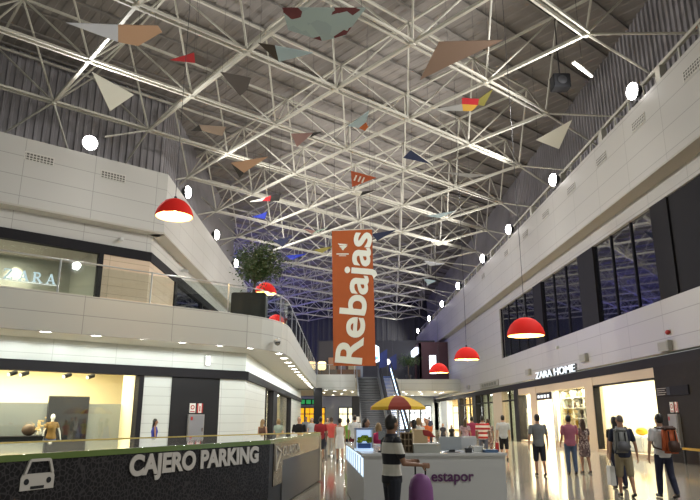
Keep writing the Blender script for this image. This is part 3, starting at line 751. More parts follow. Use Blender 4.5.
for i in range(16):
    a = rnd.uniform(0, 6.28); r = rnd.uniform(.3, 1.0); e = Vector((r * math.cos(a) + .2, r * math.sin(a) * .8, rnd.uniform(.8, 2.1)))
    mdp = Vector((.05, 0, .5)).lerp(e, .5) + Vector((0, 0, .12)); mb.tube((.05, 0, .5), mdp, .03, .018, 5); mb.tube(mdp, e, .018, .006, 5); tips.append(e); tips.append(mdp)
mb.build('trunk', mat('bark', (.09, .06, .04), .9), tr)
mb = MB()
lf1 = mat('leaf_dark', (.045, .085, .022), .55); lf2 = mat('leaf_olive', (.10, .12, .04), .55)
for i in range(4200):
    c = rnd.choice(tips) if rnd.random() < .55 else Vector((.25 + rnd.gauss(0, .48), rnd.gauss(0, .38), 1.45 + rnd.gauss(0, .42)))
    c = c + Vector((rnd.gauss(0, .15), rnd.gauss(0, .15), rnd.gauss(0, .13)))
    d = Vector((rnd.gauss(0, 1), rnd.gauss(0, 1), rnd.gauss(-.3, .7))).normalized(); s = d.cross(Vector((rnd.random(), rnd.random(), rnd.random()))).normalized()
    L = rnd.uniform(.10, .19); mb.mi = rnd.randint(0, 1)
    mb.poly([c, c + d * L * .5 + s * L * .24, c + d * L, c + d * L * .5 - s * L * .24])
mb.build('foliage', [lf1, lf2], tr, fix=False)

# ------------------------------------------------------------------ fittings on the left walls
vent_m = mat('vent_hole', (.10, .09, .08), .7); vent_f = mat('vent_frame', (.55, .53, .48), .5)
vent_slots = panel_mat('vent_slots', (.10, .09, .08), (.50, .48, .43), .15, .13, .022, .6)
def vent(label, o, d, n, w, h, group):
    """grille let into a wall: o = lower left corner, d along, n out"""
    F = (o[0], o[1], d[0], d[1], n[0], n[1]); t = thing('wall_vent', label, 'vent', (0, 0, 0), 0, group)
    MB().fbox(F, 0, w, 0, .015, o[2], o[2] + h).build('frame', vent_f, t)
    MB().fbox(F, .04, w - .04, .01, .022, o[2] + .03, o[2] + h - .03).build('grille', vent_slots, t, uv=d)
    return t
vent('wide slotted vent high at the left end of oblique wall', fp(FU, -7.0, .005, 13.15), (.769, .639), (.639, -.769), 1.3, .42, 'vents in the left wall')
vent('slotted vent on oblique left wall right of the floodlight', fp(FU, -3.5, .005, 13.15), (.769, .639), (.639, -.769), 1.25, .42, 'vents in the left wall')
for i, y in enumerate((20.0, 24.2, 28.1, 32.2, 36.6, 41, 46, 54)):
    lab = ['nearest slotted vent high on the right parapet', 'second slotted vent on right parapet, below nearest floodlight', 'third slotted vent along the right parapet', 'fourth slotted vent along the right parapet', 'fifth slotted vent along the right parapet, near second floodlight', 'sixth slotted vent along the right parapet', 'seventh slotted vent along the right parapet', 'last faint slotted vent along the right parapet'][i]
    vent(lab, (12.395, y + .6, 13.35), (0, -1), (-1, 0), 1.2, .42, 'vents in the right parapet')
# small cameras and boxes
def wall_camera(label, loc, rz):
    t = thing('security_camera', label, 'camera', loc, rz)
    MB().tube((0, 0, 0), (0, .22, .04), .025).build('bracket', steel_bright, t)
    MB().box(-.09, .09, .1, .5, -.07, .09).build('body', mat('cam_grey', (.5, .5, .48), .4), t, bevel=.02)
    return t
a = fp(FU, -2.05, -.7, 10.3); wall_camera('small camera on white wall above the pale wood panel', a, math.atan2(-.769, .639) - R(90))
wall_camera('small camera on receding left wall above the wood panel', (-9.9, 38.5, 10.4), R(-90))
t = thing('dome_camera', 'dome camera hanging at the corner of gallery soffit', 'camera', (-2.72, 27.75, 4.85))
MB().tube((.0, .12, .12), (-.05, .3, .12), .05).tube((0, 0, .05), (0, .12, .14), .06).build('arm', steel_bright, t); MB().lathe([(.16, .08), (.17, 0), (.14, -.02)], n=16).build('collar', steel_bright, t); MB().ell((0, 0, -.05), (.13, .13, .13), 14, 8).build('dome', dark_glass, t, smooth=True)
t = thing('wall_sconce', 'small upright lit sconce on the white band over black panel', 'lamp', fp(FL, -2.0, 0, 3.85))
MB().fbox((0, 0, .769, .639, .639, -.769), -.1, .1, 0, .1, 0, .42).build('back_plate', steel_bright, t)
MB().fbox((0, 0, .769, .639, .639, -.769), -.075, .075, .1, .17, .03, .39).build('diffuser', mat('sconce_white', (1, .97, .9), emit=2.2), t)
t = thing('exit_sign', 'small green exit sign on the receding left gallery wall', 'sign', (-9.9, 47.5, 8.0)); MB().box(0, .12, -.6, .6, 0, .45).build('case', mat('exit_green', (.03, .32, .14), emit=.4), t)
MB().box(.12, .13, -.45, .1, .14, .3).build('arrow', letter_white, t)
# serif letters over the upper shop window
sg = thing('shop_sign', 'pale blue ZARA letters across the upper left shop window', 'sign', (0, 0, 0))
def stroke(mb, F, o, a, b, w):
    a = Vector(a); b = Vector(b); d = (b - a).normalized(); n = Vector((-d.y, d.x)) * w / 2
    q = [a - n, b - n, b + n, a + n]
    mb.prism([fp(F, p.x, o, p.y) for p in q], (F[4] * .08, F[5] * .08, 0))
def serif_letter(ch, t, z, h):
    F = FU; mb = MB(); o = -.62; th = h * .17; tn = h * .07; s = h * .09
    S = lambda a, b, w: stroke(mb, F, o, (t + a[0] * h, z + a[1] * h), (t + b[0] * h, z + b[1] * h), w)
    if ch == 'Z':
        S((0, .965), (.75, .965), tn); S((.68, .98), (.07, .02), th); S((0, .035), (.78, .035), tn); S((.02, .97), (.02, .78), tn); S((.76, .03), (.76, .24), tn)
    if ch == 'A':
        S((.12, .02), (.42, 1.0), tn); S((.42, 1.0), (.78, .02), th); S((.22, .32), (.66, .32), tn); S((0, .03), (.26, .03), tn); S((.62, .03), (.94, .03), tn)
    if ch == 'R':
        S((.16, 0), (.16, 1), th); S((0, .03), (.34, .03), tn); S((0, .965), (.42, .965), tn); S((.16, .5), (.42, .5), tn)
        pts = [(.42 + .24 * math.sin(a * math.pi / 6), .735 + .235 * math.cos(a * math.pi / 6)) for a in range(7)]
        for p, q in zip(pts, pts[1:]): S(p, q, th * .8)
        S((.38, .5), (.76, .03), th * .9); S((.66, .03), (.94, .03), tn)
    return mb
for ch, t in (('Z', -7.05), ('A', -6.43), ('R', -5.85), ('A', -5.27)):
    serif_letter(ch, t + .02, 7.66, .45).build('letter', mat('zara_blue', (.62, .74, .85), emit=.55), sg)
MB().fbox(FU, -7.3, -4.7, -.64, -.60, 7.60, 7.64).build('rail', steel_bright, sg)
# red-and-white safety signs and hose cabinets (left black panel and right dark pillar)
red_m = mat('sign_red', '#a3231c', .5); sw_m = mat('sign_white', '#d8d6cf', .5); cab_m = mat('cabinet_grey', (.21, .21, .225), .45)
def hose_set(F, t, side):
    c = thing('hose_cabinet', 'grey metal hose cabinet on the %s' % side, 'cabinet', (0, 0, 0))
    MB().fbox(F, t, t + .72, .0, .12, .55, 1.80).build('body', mat('cabinet_body', (.27, .26, .25), .5), c); MB().fbox(F, t + .05, t + .67, .12, .14, .6, 1.75).build('door', cab_m, c); MB().fbox(F, t + .08, t + .17, .14, .15, 1.56, 1.7).build('label_plate', red_m, c); MB().fbox(F, t + .6, t + .64, .14, .17, 1.1, 1.25).build('handle', chrome_m, c)
    for k, (dt, w) in enumerate(((.06, .27), (.40, .27))):
        s = thing('safety_sign', ['square red ring safety sign left over the cabinet on %s', 'red and white extinguisher safety sign right over the cabinet on %s'][k] % side, 'sign', (0, 0, 0))
        MB().fbox(F, t + dt, t + dt + w, .0, .02, 1.86, 2.25).build('plate', sw_m, s)
        mb = MB()
        if k == 0:
            rr = [[fp(F, t + dt + w / 2 + r * math.cos(a * math.pi / 8), .022, 2.09 + r * math.sin(a * math.pi / 8)) for a in range(16)] for r in (.055, .095)]
            mb.rings(rr, False); mb.fbox(F, t + dt + .03, t + dt + w - .03, .02, .024, 1.89, 1.93)
        else:
            mb.fbox(F, t + dt, t + dt + .06, .02, .024, 1.86, 2.25).fbox(F, t + dt + w - .06, t + dt + w, .02, .024, 1.86, 2.25).fbox(F, t + dt + .11, t + dt + .16, .02, .024, 1.92, 2.15)
        mb.build('print', red_m, s)
FLB = (*fp(FL, 0, .02, 0)[:2], .769, .639, .639, -.769)
hose_set(FLB, -2.75, 'left black wall panel')
FR = (12.95, 25.62, 0, -1, -1, 0)
hose_set(FR, 0, 'right dark pillar')
t = thing('directory_sign', 'dark directory sign with lines of small text on right pillar', 'sign', (12.9, 0, 0))
MB().box(0, .05, 24.0, 26.5, 2.5, 2.85).build('board', mat('sign_dark', (.012, .012, .016), .6, spec=.1), t)
for k in range(4): MB().box(-.01, 0, 25.75 - .1 * (k % 2), 26.4, 2.54 + k * .08, 2.565 + k * .08).build('text_line', mat('text_grey', (.3, .28, .26), .5), t)
MB().box(-.01, 0, 25.35, 25.6, 2.52, 2.83).build('arrow_panel', mat('sign_bluegrey', (.04, .045, .065), .6, spec=.1), t)
t = thing('yellow_barrier', 'small yellow barrier bar by the foot of right pillar', 'barrier', (12.6, 24.2, 0)); MB().box(-.05, .05, -1.1, .1, .52, .60).build('bar', mat('barrier_yellow', '#b08a18', .5), t); MB().tube((0, .05, 0), (0, .05, .54), .04).build('leg', dark_metal, t); MB().tube((0, -1.0, 0), (0, -1.0, .54), .04).build('leg', dark_metal, t)
# letters and boxes over the right shops
t = thing('shop_sign', 'lit white ZARA HOME letters over the right shop entrance', 'sign', (0, 0, 0))
text('lettering', 'ZARA HOME', letter_white, t, (12.98, 42.9, 4.14), (0, -1, 0), (0, 0, 1), .60, 7.3, .03, 0.0)
text('letter_return', 'ZARA HOME', black_m, t, (13.04, 42.96, 4.135), (0, -1, 0), (0, 0, 1), .60, 7.42, .02, .022)
t = thing('shop_sign', 'dim grey sign letters on right wall beyond the striped shirt man', 'sign', (0, 0, 0)); MB().box(13.0, 13.1, 53.5, 60.5, 4.25, 4.75).build('board', mat('sign_taupe', (.32, .31, .26), .5), t)
for k in range(6): MB().box(12.96, 13.0, 54.2 + k * .95, 54.8 + k * .95, 4.36, 4.62).build('letter', mat('letter_grey', (.16, .16, .13), .5), t)
for i, (y, z) in enumerate(((25.5, 4.22), (34.2, 4.55), (44.6, 4.5), (66, 4.45))):
    t = thing('wall_speaker', ['grey box speaker on white wall above the dark pillar', 'grey box speaker just right of the lit letters', 'grey box speaker just left of the lit letters', 'small grey box speaker beyond the dim grey sign'][i], 'speaker', (13.1, y, z), 0, 'grey box speakers')
    MB().box(-.2, 0, -.42, .42, 0, .42).build('body', mat('speaker_grey', (.42, .41, .37), .5), t, bevel=.02); MB().box(-.215, -.2, -.36, .36, .05, .37).build('grille', mat('grille_grey', (.33, .32, .29), .7), t)
for i, (y, z) in enumerate(((25.2, 4.95), (38.4, 5.75))):
    t = thing('wall_detector', ['small dark red dome on white wall over grey speaker', 'small pale wall camera under the dark upper windows'][i], 'detector', (13.1, y, z)); MB().ell((-.06, 0, 0), (.1, .14, .1), 12, 8).build('dome', red_m if i == 0 else mat('cam_grey', (.5, .5, .48)), t, smooth=True); MB().box(-.05, 0, -.1, .1, -.1, .1).build('base_plate', vent_f, t)
# entrance sign box, display bed, cushion, shelves with wares
t = thing('entrance_box', 'black light box hung in the shop entrance with small white marks', 'sign', (13.0, 0, 0)); MB().box(0, .3, 40.1, 43.1, 2.78, 3.22).build('case', black_m, t)
for k in range(4): MB().box(-.01, 0, 40.5 + k * .65, 40.9 + k * .65, 2.9, 3.08).build('mark', letter_white, t)
struct(MB().box(13.02, 13.2, 39.85, 40.1, 0, 3.3).box(13.02, 13.2, 43.05, 43.2, 0, 3.3).build('door_1', mat('door_white', (.85, .83, .75), .4)))
t = thing('display_bed', 'white draped display bed inside the big bright window', 'bed', (14.65, 31.0, 0)); MB().box(-1, 1, -1.2, 1.2, 0, .7).build('base', cream2_m, t, bevel=.05); MB().hexa([(-1.1, -1.3, .15), (1.1, -1.3, .15), (1.1, 1.3, .15), (-1.1, 1.3, .15), (-1.02, -1.22, .85), (1.02, -1.22, .85), (1.02, 1.22, .85), (-1.02, 1.22, .85)]).build('cover', mat('linen', (.85, .84, .82), .8), t, bevel=.06)
t = thing('cushion', 'yellow cushion on the white display bed in window', 'cushion', (14.2, 31.0, .86)); MB().ell((0, 0, .17), (.22, .42, .18), 14, 8).build('cover', mat('cushion_yellow', '#e2b21c', .8), t, smooth=True); MB().box(-.02, .02, -.4, .4, .16, .18).build('piping', mat('cushion_yellow', '#e2b21c'), t)
sh = thing('shelf_unit', 'tall white wall shelving full of wares in shop window', 'shelf', (13.75, 37.2, 0))
for k in range(5): MB().box(-.2, .3, -2.5, 2.5, .45 + k * .58, .49 + k * .58).build('shelf', cream2_m, sh)
for y in (-2.5, -.85, .85, 2.5): MB().box(-.2, .3, y - .02, y + .02, 0, 3.2).build('upright', cream2_m, sh)
MB().box(.28, .3, -2.5, 2.5, 0.3, 3.2).build('back_panel', cream_m, sh)
wm = [mat('ware_' + c, c, .4) for c in ('#8a7350', '#d8d0b8', '#5e4a34', '#b59a66', '#ece6d6', '#6d6a5c', '#c9b48a')]
wk = [[(.05, 0), (.09, .06), (.10, .16), (.05, .26), (.06, .32)], [(.08, 0), (.10, .03), (.10, .22), (.08, .24)], [(.04, 0), (.13, .10), (.14, .12), (.12, .11)], [(.05, 0), (.03, .1), (.07, .2), (.08, .34), (.05, .36)]]
nm = ['vase', 'jar', 'bowl', 'goblet']; ORD = ['lowest', 'second', 'third', 'fourth', 'top']; rnd = random.Random(8)
wme = {}
for k in range(5):
    for c in range(11):
        y = -2.3 + c * .45 + rnd.uniform(-.06, .06); kind = rnd.randrange(4); mi = rnd.randrange(7)
        if (kind, mi) not in wme: wme[kind, mi] = MB().lathe(wk[kind], n=12).mesh(nm[kind], wm[mi], smooth=True)
        o = bpy.data.objects.new(nm[kind], wme[kind, mi]); C.objects.link(o); o.location = (13.72, 37.2 + y, .49 + k * .58); o.scale = (1.25,) * 3
        tag(o, '%s on the %s shelf of the window shelving' % (nm[kind], ORD[k]), nm[kind], '%s wares on the %s shelf' % (nm[kind], ORD[k]))
# left shop window: plinth, mirror panel, track spots, mannequin is built with the people
t = thing('display_plinth', 'low black display plinth at the left of the lower window', 'plinth', fp(FL, -9.2, -1.2, 0)); MB().fbox((0, 0, .769, .639, .639, -.769), -4, 1.02, -.5, .5, 0, .95).build('block', black_m, t); MB().fbox((0, 0, .769, .639, .639, -.769), -4.03, 1.05, -.53, .53, .95, 1.0).build('top', frame_m, t)
t = thing('mirror_panel', 'tall dark mirror panel behind the mannequin in window', 'mirror', fp(FL, -6.9, -1.85, 0)); MB().fbox((0, 0, .769, .639, .639, -.769), -.9, .68, -.08, 0, 0, 2.5).build('frame', dark_metal, t); MB().fbox((0, 0, .769, .639, .639, -.769), -.86, .64, 0, .01, .05, 2.45).build('glass', mat('mirror_dark', (.22, .19, .17), .05, metal=.9), t)
t = thing('light_cove', 'long bright light strip along the ceiling of left shop', 'light', fp(FL, -9, -3.6, 3.72)); MB().fbox((0, 0, .769, .639, .639, -.769), -7, 4, -.07, .07, 0, .1).build('strip', mat('cove_white', (1, .9, .68), emit=6), t); MB().fbox((0, 0, .769, .639, .639, -.769), -7, 4, -.12, .12, .1, .17).build('fitting', cream2_m, t)
for i, tt in enumerate((-10.7, -10.1, -9.45, -9.05, -7.5, -6.6)):
    q = thing('track_spotlight', ['leftmost black track spot inside the lower shop window', 'second black track spot from left in the shop window', 'third black track spot from left, one of a close pair', 'fourth black track spot from left, one of a close pair', 'black boxy track spot above the mirror panel', 'rightmost black track spot inside the lower shop window'][i], 'spotlight', fp(FL, tt, -.9, 3.2), R(39.7), 'black track spots in the shop window')
    MB().tube((0, 0, .16), (0, 0, .7), .015).box(-.08, .08, -.05, .05, .66, .7).build('stem', black_m, q)
    MB().tube((-.14, -.05, .0), (.14, .08, .1), .085, .085, 12).build('head', black_m, q); MB().tube((-.15, -.055, -.005), (-.14, -.05, 0), .07, .07, 12).build('lens', mat('spot_lens', (1, .9, .7), emit=2), q)

# ------------------------------------------------------------------ parking pay counter
P1 = (-4.25, 5.62); P2 = (-1.26, 11.89); P3 = (-.55, 18.2); P4 = (-1.79, 16.85); P5 = (-4.02, 13.44); P6 = (-6.9, 8.1)
pc = thing('pay_counter', 'long black parking pay counter with big grey lettering at left', 'counter', (0, 0, 0))
pts = [P1, P2, P3, P4, P5, P6]
dA = Vector((P2[0] - P1[0], P2[1] - P1[1], 0)); LA = dA.length; dA.normalize(); FA = (*P1, dA.x, dA.y, dA.y, -dA.x)
dB = Vector((P3[0] - P2[0], P3[1] - P2[1], 0)); LB = dB.length; dB.normalize(); FB = (*P2, dB.x, dB.y, dB.y, -dB.x)
MB().prism([(x, y, 0.02) for x, y in pts], (0, 0, 1.19)).build('body', black_m, pc)
MB().prism([(x, y, 1.215) for x, y in pts], (0, 0, .045)).build('top', mat('counter_top', (.18, .17, .13), .04, spec=1.0), pc)
def edge(pa, w, z, h, name, m):
    mb = MB()
    for p, q in zip(pa, pa[1:]): mb.bar((*p, z), (*q, z), w, h)
    mb.build(name, m, pc)
edge([P1, P2, P3], .05, 1.235, .07, 'front_edge', mat('edge_green', (.10, .15, .035), .25)); edge([P3, P4, P5, P6], .05, 1.262, .02, 'rear_edge', mat('edge_yellow', (.55, .42, .10), .3))
def mesh_print(key, c1, c2):
    m = bpy.data.materials.new(key); m.use_nodes = True; nt = m.node_tree; b = nt.nodes['Principled BSDF']
    tc = nt.nodes.new('ShaderNodeTexCoord'); v = nt.nodes.new('ShaderNodeTexVoronoi'); v.feature = 'DISTANCE_TO_EDGE'; v.inputs['Scale'].default_value = 17
    nt.links.new(tc.outputs['Object'], v.inputs['Vector']); r = nt.nodes.new('ShaderNodeValToRGB'); r.color_ramp.elements[0].color = (*c2, 1); r.color_ramp.elements[0].position = .03
    r.color_ramp.elements[1].color = (*c1, 1); r.color_ramp.elements[1].position = .12
    nt.links.new(v.outputs['Distance'], r.inputs['Fac']); nt.links.new(r.outputs['Color'], b.inputs['Base Color']); b.inputs['Roughness'].default_value = .6; b.inputs['Specular IOR Level'].default_value = .15
    return m
MB().fbox(FA, 0, LA, 0, .015, .30, 1.20).build('front_panel', mesh_print('black_mesh_print', (.010, .009, .010), (.04, .037, .038)), pc)
grey_letter = mat('counter_letter', (.45, .42, .38), .5)
off = (P1[0] + dA.x * 0 + dA.y * .02, P1[1] + dA.y * 0 - dA.x * .02)
base = 1.74            # distance along the front where the photograph's left edge falls
q = fp(FA, base + 1.74, .03, .93); text('lettering', 'CAJERO PARKING', grey_letter, pc, q, dA, (0, 0, 1), .345, 3.08, .006, .016)
car = MB(); X = base + .13; W = .44; z = .87
car.prism([fp(FA, X + a * W, .018, z + b) for a, b in ((.0, .02), (1, .02), (1.0, .15), (.96, .19), (.04, .19), (0, .15))], (FA[4] * .008, FA[5] * .008, 0))
for a, b in (((.10, .19), (.22, .33)), ((.22, .33), (.80, .33)), ((.80, .33), (.92, .19))):
    A_ = Vector(fp(FA, X + a[0] * W, .022, z + a[1])); B_ = Vector(fp(FA, X + b[0] * W, .022, z + b[1])); car.bar(A_, B_, .03, .03)
car.build('car_symbol', grey_letter, pc)
hl = MB()
for a in (.17, .83): hl.tube(fp(FA, X + a * W, .024, z + .11), fp(FA, X + a * W, .03, z + .11), .032, n=14)
hl.fbox(FA, X + .3 * W, X + .7 * W, .026, .03, z + .03, z + .06); hl.build('car_symbol_lamps', black_m, pc)
brz = mat('bronze_mirror', (.15, .115, .08), .2, metal=.8)
MB().fbox(FB, .35, LB - .1, 0, .02, .86, 1.2).fbox(FB, .35, 1.15, 0, .018, .45, .87).build('bronze_panel', brz, pc)
MB().fbox(FB, 1.15, LB, 0, .02, .05, .86).build('grey_panel', mat('counter_grey', (.04, .04, .042), .5), pc)
MB().fbox(FB, LB - .1, LB, -.3, .035, .05, 1.2).build('end_frame', mat('end_frame', (.42, .38, .28), .35), pc)
pale = mat('pale_outline', (.52, .46, .36), .4)
mb = MB(); tri = [(.45, 1.15), (.95, 1.02), (.5, .72)]
for a, b in zip(tri, tri[1:] + tri[:1]): mb.bar(fp(FB, a[0], .03, a[1]), fp(FB, b[0], .03, b[1]), .025)
mb.build('arrow_outline', pale, pc)
q = fp(FB, 1.15, .026, .93); text('small_lettering', 'GUARDA', pale, pc, q, dB, (0, 0, 1), .27, 1.9, .004, -.004)

# ------------------------------------------------------------------ white kiosk and its goods
kd = Vector((2.5, .12, 0)).normalized(); KF = (.38, 10.7, kd.x, kd.y, kd.y, -kd.x)
KW = 2.30; KL = 5.0
ks = thing('kiosk_counter', 'white square kiosk counter with purple lettering in the hall', 'kiosk', (0, 0, 0))
kw = mat('kiosk_white', (.56, .57, .57), .35)
MB().fbox(KF, 0, KW, -.5, 0, 0.02, 1.06).fbox(KF, KW - .5, KW, -KL, -.5, .02, 1.06).fbox(KF, .3, KW - .5, -KL, -KL + .5, .02, 1.06).build('counter', kw, ks)
MB().fbox(KF, .02, .5, -KL, -.5, .02, .72).fbox(KF, .02, .5, -KL, -.5, 1.02, 1.06).build('side_base', kw, ks)
MB().fbox(KF, -.03, KW + .03, -.53, .03, 1.06, 1.10).fbox(KF, -.03, .53, -KL, -.5, 1.06, 1.10).fbox(KF, KW - .53, KW + .03, -KL, -.5, 1.06, 1.10).build('worktop', mat('kiosk_top', (.62, .63, .63), .12), ks)
MB().fbox(KF, -.005, .45, -KL + .05, -.06, .74, 1.02).build('lit_panel', mat('lit_blue', (.62, .80, 1.0), emit=1.3), ks)
for k in range(8): MB().fbox(KF, -.02, 0, -KL + .3 + k * .6, -KL + .33 + k * .6, .74, 1.02).build('lit_panel_rib', kw, ks)
q = fp(KF, 1.08, .012, .675); text('lettering', 'estapor', mat('logo_purple', '#5a2c5e', .5), ks, q, kd, (0, 0, 1), .225, .69, .004, .004)
KZ = 1.10
def on(t, o): p = fp(KF, t, o, KZ); return p
ang = math.atan2(kd.y, kd.x)
# lit display case with limes
t = thing('display_case', 'glowing display case with limes on the kiosk corner', 'display case', on(.10, -1.0), ang)
MB().box(-.17, .14, -.16, .16, 0, .04).box(-.17, .14, .13, .16, .04, .35).build('body', mat('case_lit', (.55, .72, .95), emit=.75), t); MB().box(-.17, .14, -.16, .16, .35, .38).build('lid', mat('case_lid', (.25, .32, .5), .3), t)
for x in (-.16, .13): MB().box(x - .01, x + .01, -.16, .16, .04, .35).build('side_frame', steel_bright, t)
MB().box(-.12, .10, -.12, .08, .04, .12).build('tray', mat('tray_blue', (.04, .10, .3), .4), t)
rnd = random.Random(5); lime_me = MB().ell((0, 0, 0), (.036, .036, .03), 10, 7).mesh('lime', mat('lime_green', '#9ab81e', .4), smooth=True)
for k in range(14):
    r_ = k // 7; o = bpy.data.objects.new('lime', lime_me); C.objects.link(o)
    p = Vector((-.105 + .033 * (k % 7) + .008 * r_, -.05 - .02 * (k % 2) + .03 * r_, .155 + .045 * r_ + (.03 if 1 < k % 7 < 5 else 0))); p.rotate(Matrix.Rotation(ang, 3, 'Z'))
    o.location = Vector(on(.10, -1.0)) + p; tag(o, 'green lime in the pile inside the glowing display case', 'lime', 'limes in the display case')
t = thing('card_terminal', 'slim black terminal post standing on the kiosk worktop', 'terminal', on(.34, -.4), ang); MB().box(-.06, .06, -.06, .06, 0, .02).build('base', black_m, t); MB().box(-.02, .02, -.02, .02, .02, .24).build('stem', black_m, t); MB().box(-.055, .055, -.03, .03, .2, .34).build('screen', dark_glass, t)
t = thing('crate_rack', 'brown rack of small square compartments on kiosk worktop', 'rack', on(.73, -.25), ang)
MB().box(-.10, .10, .04, .06, 0, .32).build('back', mat('rack_brown', (.26, .19, .12), .7), t)
for k in range(4): MB().box(-.10, .10, -.06, .05, k * .1, .015 + k * .1).build('shelf', mat('rack_brown', (.26, .19, .12)), t)
for k in range(4): MB().box(-.10 + k * .0627, -.088 + k * .0627, -.06, .05, 0, .31).build('divider', mat('rack_brown', (.26, .19, .12)), t)
for i, (tt, oo, w, h, dd, c, lab) in enumerate(((.83, -.25, .44, .14, .3, '#a9aaa2', 'wide pale carton on kiosk worktop between rack and monitor'), (1.42, -3.9, .3, .3, .3, '#b59a72', 'tan carton on the rear kiosk counter'), (1.86, -.42, .16, .09, .2, '#c9cac6', 'small white carton at right end of worktop'), (2.02, -.25, .22, .045, .2, '#4d6a8c', 'flat blue box at right end of worktop'), (1.95, -.72, .24, .03, .2, '#a99a3a', 'flat yellow folder at right end of worktop'), (1.70, -.2, .1, .07, .1, '#2c2c30', 'small black box beside the monitor back'), (2.02, -1.6, .2, .22, .2, '#c4c4c0', 'white carton further back on right kiosk counter'), (1.96, -2.4, .26, .16, .2, '#8f9aa5', 'grey blue carton on right kiosk counter'))):
    t = thing('carton', lab, 'box', on(tt, oo), ang); mm = mat('carton_' + c, c, .6)
    MB().box(-w * .0, w, -dd / 2, dd / 2, 0, h * .86).build('body', mm, t); MB().box(-.004, w + .004, -dd / 2 - .004, dd / 2 + .004, h * .86, h).build('lid', mm, t)
t = thing('monitor', 'grey back of a flat monitor standing on kiosk worktop', 'monitor', on(1.29, -.3), ang)
MB().box(0, .37, -.02, .02, .04, .25).build('screen_back', mat('monitor_grey', (.36, .39, .42), .4), t, bevel=.008); MB().box(.16, .26, .0, .04, 0, .12).build('neck', dark_metal, t); MB().box(.1, .32, -.07, .09, 0, .012).build('foot', dark_metal, t); MB().box(.02, .35, .02, .024, .06, .23).build('screen', dark_glass, t)
t = thing('laptop', 'open pale grey laptop on the right kiosk counter', 'laptop', on(1.86, -1.2), ang); MB().box(0, .28, 0, .2, 0, .015).build('base', steel_bright, t); MB().hexa([(0, -.005, .012), (.28, -.005, .012), (.28, .007, .012), (0, .007, .012), (0, -.07, .2), (.28, -.07, .2), (.28, -.06, .2), (0, -.06, .2)]).build('lid', mat('laptop_grey', (.5, .51, .53), .4), t)
t = thing('steel_pot', 'small steel pot with lid on the kiosk worktop', 'pot', on(1.80, -.25)); MB().lathe([(.05, 0), (.055, .01), (.055, .075), (.05, .08)], n=16).build('body', chrome_m, t, smooth=True); MB().lathe([(.056, .08), (.04, .095), (.012, .10), (.012, .115)], n=16).build('lid', chrome_m, t, smooth=True)
t = thing('red_cloth', 'folded red cloth on a stand behind the monitor', 'cloth', on(1.62, -2.8)); MB().tube((0, 0, -1.1), (0, 0, .2), .02).build('stand', dark_metal, t); MB().hexa([(-.16, -.06, .20), (.1, -.06, .16), (.12, .06, .16), (-.14, .06, .20), (-.18, -.03, .32), (-.04, -.03, .30), (-.02, .03, .30), (-.16, .03, .32)]).build('fold', mat('cloth_red', '#8c2320', .8), t, bevel=.015)

# striped parasol of the cart
um = thing('cart_parasol', 'yellow and dark red striped parasol behind the kiosk', 'parasol', (1.66, 19, 0))
ym = mat('parasol_yellow', '#c7a31c', .75); rm = mat('parasol_red', '#7d2a1a', .75)
N = 8; mb = MB(); prof = [(.0, 2.29), (.2, 2.265), (.45, 2.19), (.68, 2.07), (.83, 1.96)]; drop = (.84, 1.88)
for k in range(N):
    a0 = 2 * math.pi * (k - .5) / N - math.pi / 2; a1 = 2 * math.pi * (k + .5) / N - math.pi / 2; mb.mi = k % 2 ^ 1
    L_ = [mb.bm.verts.new((r * math.cos(a0), r * math.sin(a0), z)) for r, z in prof[1:] + [drop]]; R_ = [mb.bm.verts.new((r * math.cos(a1), r * math.sin(a1), z)) for r, z in prof[1:] + [drop]]
    ap = mb.bm.verts.new((0, 0, prof[0][1])); mb.face((ap, L_[0], R_[0]))
    for i in range(len(L_) - 1): mb.face((L_[i], L_[i + 1], R_[i + 1], R_[i]))
mb.build('canopy', [ym, rm], um, fix=False)
MB().tube((0, 0, .04), (0, 0, 2.35), .022).build('pole', steel_bright, um); MB().lathe([(.3, 0), (.3, .05), (.06, .09)], n=20).build('base', dark_metal, um)
for k in range(N):
    a = 2 * math.pi * (k - .5) / N - math.pi / 2; MB().tube((.02 * math.cos(a), .02 * math.sin(a), 2.24), (.81 * math.cos(a), .81 * math.sin(a), 1.94), .008, n=4).build('rib', dark_metal, um)

# ------------------------------------------------------------------ far end: stairs, escalator, shop fronts, upper storey
t = struct(MB().box(0, .01, 0, .01, 0, .01).build('trim_8', dark_metal)); bpy.data.objects.remove(t)
st = thing('staircase', 'straight grey staircase rising to the bridge at far end', 'stairs', (2.80, 52, 0))
mb = MB()
for k in range(34): mb.box(-1.0, 1.0, k * .45, k * .45 + .5, k * .172, k * .172 + .045)
mb.build('steps', mat('step_grey', (.20, .21, .215), .5), st)
MB().hexa([(-1.05, 0, 0), (1.05, 0, 0), (1.05, 15.3, 5.6), (-1.05, 15.3, 5.6), (-1.05, 0, .02), (1.05, 0, .02), (1.05, 15.3, 5.72), (-1.05, 15.3, 5.72)]).build('soffit', mat('stair_dark', (.05, .05, .055), .6), st)
for x in (-1.1, 1.1): MB().bar((x, 0, 1.0), (x, 15.3, 6.8), .06, .08).bar((x, 0, .35), (x, 15.3, 6.1), .04, .9).build('balustrade', mat('stair_rail', (.15, .16, .17), .3), st)
es = thing('escalator', 'escalator with blue lit steps right of the far staircase', 'escalator', (4.72, 52, 0))
mb = MB()
for k in range(38): mb.box(-.45, .45, k * .4, k * .4 + .38, .1 + k * .152, .1 + k * .152 + .06)
mb.build('steps', mat('escalator_blue', (.08, .13, .32), .4, emit=.35), es)
for x in (-.6, .6): MB().bar((x, -.5, .6), (x, 15.2, 6.3), .12, 1.3).build('balustrade', mat('stair_dark', (.09, .09, .10)), es); MB().bar((x, -.5, 1.35), (x, 15.2, 7.05), .1, .08).build('handrail', black_m, es)
